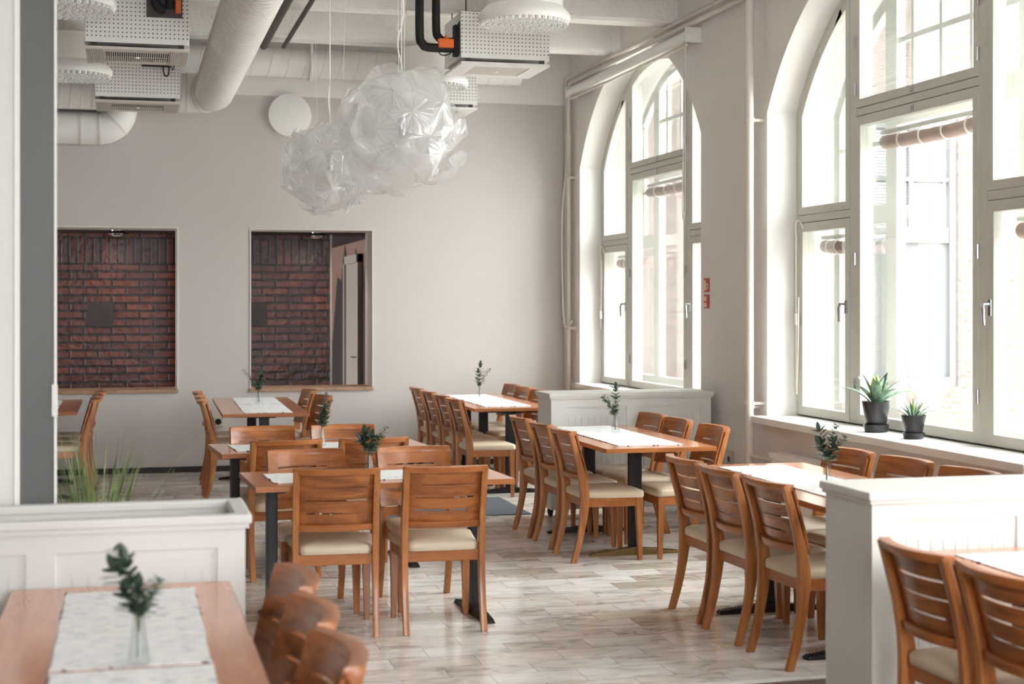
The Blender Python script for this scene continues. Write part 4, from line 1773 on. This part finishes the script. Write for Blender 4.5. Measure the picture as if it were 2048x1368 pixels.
# ================================================================ FAN COIL BOXES
def fan_box(x, y, zb, label, dark=True, W_=.72, D_=.62, H_=.36, pipes='right'):
    """front face at y, centred on x, bottom of the box at zb"""
    t_ = thing('fan_coil_unit', label, 'fan coil unit', (x, y, zb), 0, 'white perforated fan coil boxes under the ceiling')
    hw = W_ / 2
    mb = MB().box(-hw, hw, 0, D_, .0, H_)
    me = mb.mesh('housing', ['perforated', 'duct_white'], None, 0)
    for p in me.polygons:
        p.material_index = 1 if abs(p.normal.z) > .5 else 0
    obj('housing', me, None, t_)
    mb = MB().ring(rect(-hw - .004, hw + .004, -.001, .045), rect(-hw + .02, hw - .02, .006, .038), -.004, D_ + .004, 'y')
    mb2 = MB()
    mb2.box(-hw - .004, hw + .004, -.004, .0, .0, .035)
    mb2.box(-hw - .004, -hw, -.004, D_, .0, .035)
    mb2.box(hw, hw + .004, -.004, D_, .0, .035)
    obj('edge_trim', mb2, 'duct_white', t_)
    # outlet plate hung below
    o_ = rect(-hw + .0, hw - .0, -.02, D_ + .02)
    i_ = rect(-hw + .13, hw - .13, .10, D_ - .10)
    mb = MB().ring(o_, i_, -.05, -.03, 'z')
    pl = obj('outlet_plate', mb, 'slat_white' if dark else 'duct_white', t_, bevel=.002)
    mb = MB()
    if dark:
        nsl = 30
        for i in range(nsl):
            xx = -hw + .13 + (W_ - .26) * (i + .5) / nsl
            mb.box(xx - .0035, xx + .0035, .10, D_ - .10, -.05, -.046)
        mb.box(-hw + .13, hw - .13, D_ / 2 - .006, D_ / 2 + .006, -.052, -.05)
        obj('grille_slats', mb, 'slat_white', pl)
        obj('grille_back', MB().box(-hw + .13, hw - .13, .10, D_ - .10, -.028, -.02), 'dark_slat', pl)
        for sd_ in (-1, 1):
            mb = MB()
            for i in range(9):
                xx = sd_ * (hw - .008 - i * .0145)
                mb.box(xx - .004, xx + .004, -.015, D_ + .015, -.056, -.05)
            obj('side_ribs', mb, 'slat_white', pl)
    else:
        mb.box(-hw + .13, hw - .13, .10, D_ - .10, -.045, -.035)
        obj('centre_panel', mb, 'slat_white', pl)
    obj('sensor', MB().lathe([(.001, -.062), (.014, -.06), (.018, -.05)], 14, (0, D_ / 2, 0)), 'paint_white', pl, 50)
    for sx_ in (-1, 1):
        for y_ in (.0, D_ - .02):
            obj('plate_hanger', MB().box(sx_ * (hw - .06) - .02, sx_ * (hw - .06) + .02, y_, y_ + .02, -.03, .0), 'steel_dark', t_)
    for sx_ in (-1, 1):
        for yy_ in (.05, D_ - .05):
            obj('hanging_rod', MB().tube([(sx_ * (hw - .05), yy_, H_), (sx_ * (hw - .05), yy_, ZC - zb)], .005, 6), 'steel_dark', t_)
    return t_


ZU = 3.545
a_ = fan_box(.08, 11.15, 3.50, 'perforated fan coil box at the top left, nearest of the left pair')
b_u = fan_box(.10, 13.75, 3.46, 'smaller-looking perforated fan coil box behind and below the top left one')
c_u = fan_box(2.87, 11.55, 3.56, 'perforated fan coil box right of the pendant lamps, pale plate below', dark=False, W_=.71)
d_u = fan_box(2.90, 14.25, 3.56, 'perforated fan coil box half hidden behind the front pendant lamp', dark=False)

# pipe cut-outs with insulated pipes and actuators on the boxes
def connection(x, y, z, label, kind):
    t_ = thing('pipe_connection', label, 'pipe connection', (x, y, z), 0, 'black insulated pipe connections with valves')
    if kind == 'front':
        obj('recess_plate', MB().box(-.13, .12, -.012, -.001, .0, .17), 'grey_plate', t_)
        m2 = MB()
        m2.tube(catmull([(-.07, -.04, .30), (-.07, -.045, .14), (-.05, -.045, .07), (.0, -.045, .05)], 5), .032, 12)
        m2.tube(catmull([(.03, -.04, .30), (.03, -.045, .14), (.035, -.045, .06)], 5), .030, 12)
        obj('insulated_pipe', m2, 'black_rubber', t_, 50)
        obj('actuator', MB().box(.07, .11, -.06, -.012, .03, .12), 'orange_plastic', t_, bevel=.005)
    elif kind == 'small':
        obj('recess_plate', MB().box(-.14, .12, -.012, -.001, .0, .085), 'grey_plate', t_)
        m2 = MB().tube([(-.10, -.035, .05), (.04, -.035, .05)], .032, 12)
        obj('insulated_pipe', m2, 'black_rubber', t_, 50)
        obj('actuator', MB().box(.08, .115, -.07, -.012, .02, .13), 'yellow_plastic', t_, bevel=.006)
        m2 = MB()
        m2.tube(catmull([(.06, -.05, .04), (.045, -.06, -.02), (.06, -.06, -.08), (.09, -.06, -.07), (.095, -.055, .0)], 6), .006, 6)
        m2.tube(catmull([(.12, -.05, .05), (.135, -.06, .0), (.12, -.06, -.03)], 6), .005, 6)
        obj('cable', m2, 'black_rubber', t_)
    else:
        m2 = MB()
        m2.tube(catmull([(-.31, 0, .55), (-.31, 0, .14), (-.29, 0, .07), (-.24, 0, .04), (.0, 0, .04)], 6), .034, 14)
        m2.tube(catmull([(-.17, .05, .55), (-.17, .05, .20), (-.15, .05, .13), (-.10, .05, .10), (.0, .05, .10)], 6), .032, 14)
        obj('insulated_pipe', m2, 'black_rubber', t_, 50)
        m2 = MB().box(-.17, -.05, -.06, -.0, .035, .105)
        m2.box(-.12, -.10, -.065, -.0, .10, .13)
        obj('actuator', m2, 'orange_plastic', t_, bevel=.008)
        m2 = MB()
        m2.tube(catmull([(-.18, -.03, .03), (-.15, -.04, -.02), (-.09, -.04, -.015), (-.05, -.03, .03)], 6), .005, 6)
        m2.tube(catmull([(-.02, .0, .1), (.0, -.02, .24), (.08, -.02, .3), (.2, 0, .31)], 6), .008, 6)
        m2.box(-.04, .0, -.03, .05, -.02, .22)
        obj('cable', m2, 'black_rubber', t_)
    return t_


connection(.27, 11.15, 3.50 + .19, 'black pipes and orange valve on the top left fan coil box', 'front')
connection(.27, 13.75, 3.46 + .27, 'black pipe stub with yellow valve on the lower left fan coil box', 'small')
connection(2.87 - .355 - .002, 11.62, 3.60, 'black insulated pipes with orange valve left of the right fan coil box', 'side')
vt = thing('valve_actuator', 'small yellow valve with two short cables hanging below the ceiling', 'valve', (1.62, 9.0, 3.63))
obj('body', MB().box(-.015, .015, -.015, .015, -.02, .06), 'yellow_plastic', vt, bevel=.004)
m2 = MB().tube([(-.012, 0, -.02), (-.022, 0, -.07)], .004, 6)
m2.tube([(.01, 0, -.02), (.014, 0, -.075)], .004, 6)
obj('cable', m2, 'black_rubber', vt)
obj('feed_pipe', MB().tube([(0, 0, .06), (0, 0, ZC - 3.63)], .008, 8), 'pipe_beige', vt)

# round swirl diffusers with honeycombed undersides
def diffuser(x, y, zb, label, r_=.33, h_=.33):
    top_z = 4.004 if y > 13.3 or y < 11 else ZC
    t_ = thing('swirl_diffuser', label, 'air diffuser', (x, y, zb), 0, 'round white air diffusers')
    obj('drum', MB().lathe([(r_ * .84, .10), (r_ * .84, h_), (.12, h_ + .01)], 40, caps=True), 'duct_white', t_, 50)
    obj('skirt', MB().lathe([(r_ * .84, .11), (r_ * .93, .08), (r_, .05), (r_, .015), (r_ * .96, .0)], 40, caps=False), 'duct_white', t_, 50)
    obj('base_disc', MB().lathe([(.001, .03), (r_ * .95, .03)], 40, caps=False), 'slat_white', t_)
    m2 = MB()
    rnd = random.Random(int(x * 10 + y))
    for ring_ in range(1, 8):
        rr = r_ * .13 * ring_
        n = 6 * ring_
        for j in range(n):
            a = 2 * PI * j / n + ring_ * .3
            c_ = Vector((rr * math.cos(a), rr * math.sin(a), .01))
            pts = [c_ + Vector((.019 * math.cos(q + a), .013 * math.sin(q + a), 0)) for q in [2 * PI * k_ / 6 for k_ in range(6)]]
            lo = [(p.x, p.y, -.022) for p in pts]
            hi = [(p.x * 1.0, p.y * 1.0, .03) for p in pts]
            m2.loft([hi, lo], caps=False)
    obj('nozzles', m2, 'duct_white', t_)['kind'] = 'stuff'
    m2 = MB()
    for sx_ in (-1, 1):
        m2.tube([(sx_ * .12, .1, h_), (sx_ * .12, .1, top_z - zb)], .004, 6)
    m2.tube([(0, 0, h_), (0, 0, top_z - zb)], .1, 24)
    obj('neck', m2, 'duct_white', t_)
    return t_


diffuser(2.76, 10.55, 3.66, 'round air diffuser overlapping the top of the right fan coil box')
diffuser(2.68, 13.55, 3.62, 'round air diffuser behind the front pendant lamp')
diffuser(-.44, 13.2, 3.55, 'round air diffuser at the upper left beside the glass screen edge')
diffuser(-.42, 10.55, 3.62, 'round air diffuser cut by the top left edge of the photo', r_=.36)

# ================================================================ PENDANT LAMPS
def petal_mesh():
    """a gently fluted round-cornered lens, about 21 cm wide, facing +z, cupped and bent"""
    n = 48
    mb = MB()
    rings = []
    R_ = .108
    for r_ in (.003, .02, .045, .07, .09, .102, R_):
        ring_ = []
        for k_ in range(n):
            a = 2 * PI * k_ / n
            sq = 1 / (abs(math.cos(a)) ** 3 + abs(math.sin(a)) ** 3) ** (1 / 3)
            q = r_ / R_
            rr = r_ * (1 + (sq - 1) * q)
            tri = abs((k_ % 6) / 3 - 1)
            flute = .008 * q * (tri - .5) + (.0022 * q if k_ % 2 else -.0022 * q)
            z = .030 * (1 - q ** 1.4) + flute - .022 * q * q * math.cos(2 * a)
            ring_.append((rr * math.cos(a), rr * math.sin(a), z))
        rings.append(ring_)
    mb.loft(rings, caps=False)
    return mb.mesh('petal', ['petal_plastic'], 14)


PETAL = petal_mesh()


def pendant(x, y, z, label, rad, seed, cable_lean=0):
    t_ = thing('pendant_lamp', label, 'pendant lamp', (x, y, z), R(seed * 40), 'clear petal pendant lamps')
    rnd = random.Random(seed)
    n = 50
    arms = MB()
    for i in range(n):
        zz = 1 - 2 * (i + .5) / n
        a = i * PI * (3 - math.sqrt(5))
        s_ = math.sqrt(1 - zz * zz)
        d_ = Vector((s_ * math.cos(a), s_ * math.sin(a), zz))
        rr = (rad - .055) * (1 + rnd.uniform(-.20, .04))
        if zz > .93 or zz < -.97:
            continue
        o_ = obj('petal', PETAL, None, t_)
        tilt = (d_ + Vector((rnd.uniform(-.45, .45), rnd.uniform(-.45, .45), -.2 + rnd.uniform(-.45, .45)))).normalized()
        q = Matrix.Rotation(rnd.uniform(0, PI), 4, tilt).to_quaternion() @ tilt.to_track_quat('Z', 'Y')
        o_.rotation_mode = 'QUATERNION'
        o_.rotation_quaternion = q
        o_.location = d_ * rr
        arms.tube([d_ * .03, d_ * (rr + .01)], .0016, 5)
    obj('wire_arms', arms, 'vase_glass', t_)
    m2 = MB().lathe([(.001, .09), (.02, .085), (.024, .02), (.018, -.02), (.012, -.03)], 16)
    obj('lamp_holder', m2, 'chrome', t_, 50)
    m2 = MB().lathe([(.001, -.15), (.03, -.14), (.052, -.10), (.045, -.06), (.018, -.03)], 20)
    obj('bulb', m2, 'paint_white', t_, 60)
    m2 = MB().tube([(0, 0, .08), (0, 0, rad + .05), (0.0, 0, ZC - z)], .0022, 6)
    m2.tube(catmull([(0, 0, .08), (.006, 0, rad - .05), (-.02, .01, rad + .10), (.015, 0, rad + .25), (0, 0, rad + .5), (0, 0, ZC - z)], 6), .004, 6)
    for q in range(2):
        a = PI * q + .6
        m2.tube([(.16 * math.cos(a), .16 * math.sin(a), rad * .72), (.22 * math.cos(a), .22 * math.sin(a), ZC - z)], .0015, 5)
    obj('suspension_cable', m2, 'cord_white', t_)
    return t_


pendant(1.40, 7.90, 2.555, 'front pendant lamp of clear plastic petals, the larger in view', .365, 1)
pendant(1.32, 10.18, 2.56, 'rear pendant lamp of clear plastic petals, lower left in view', .365, 2)
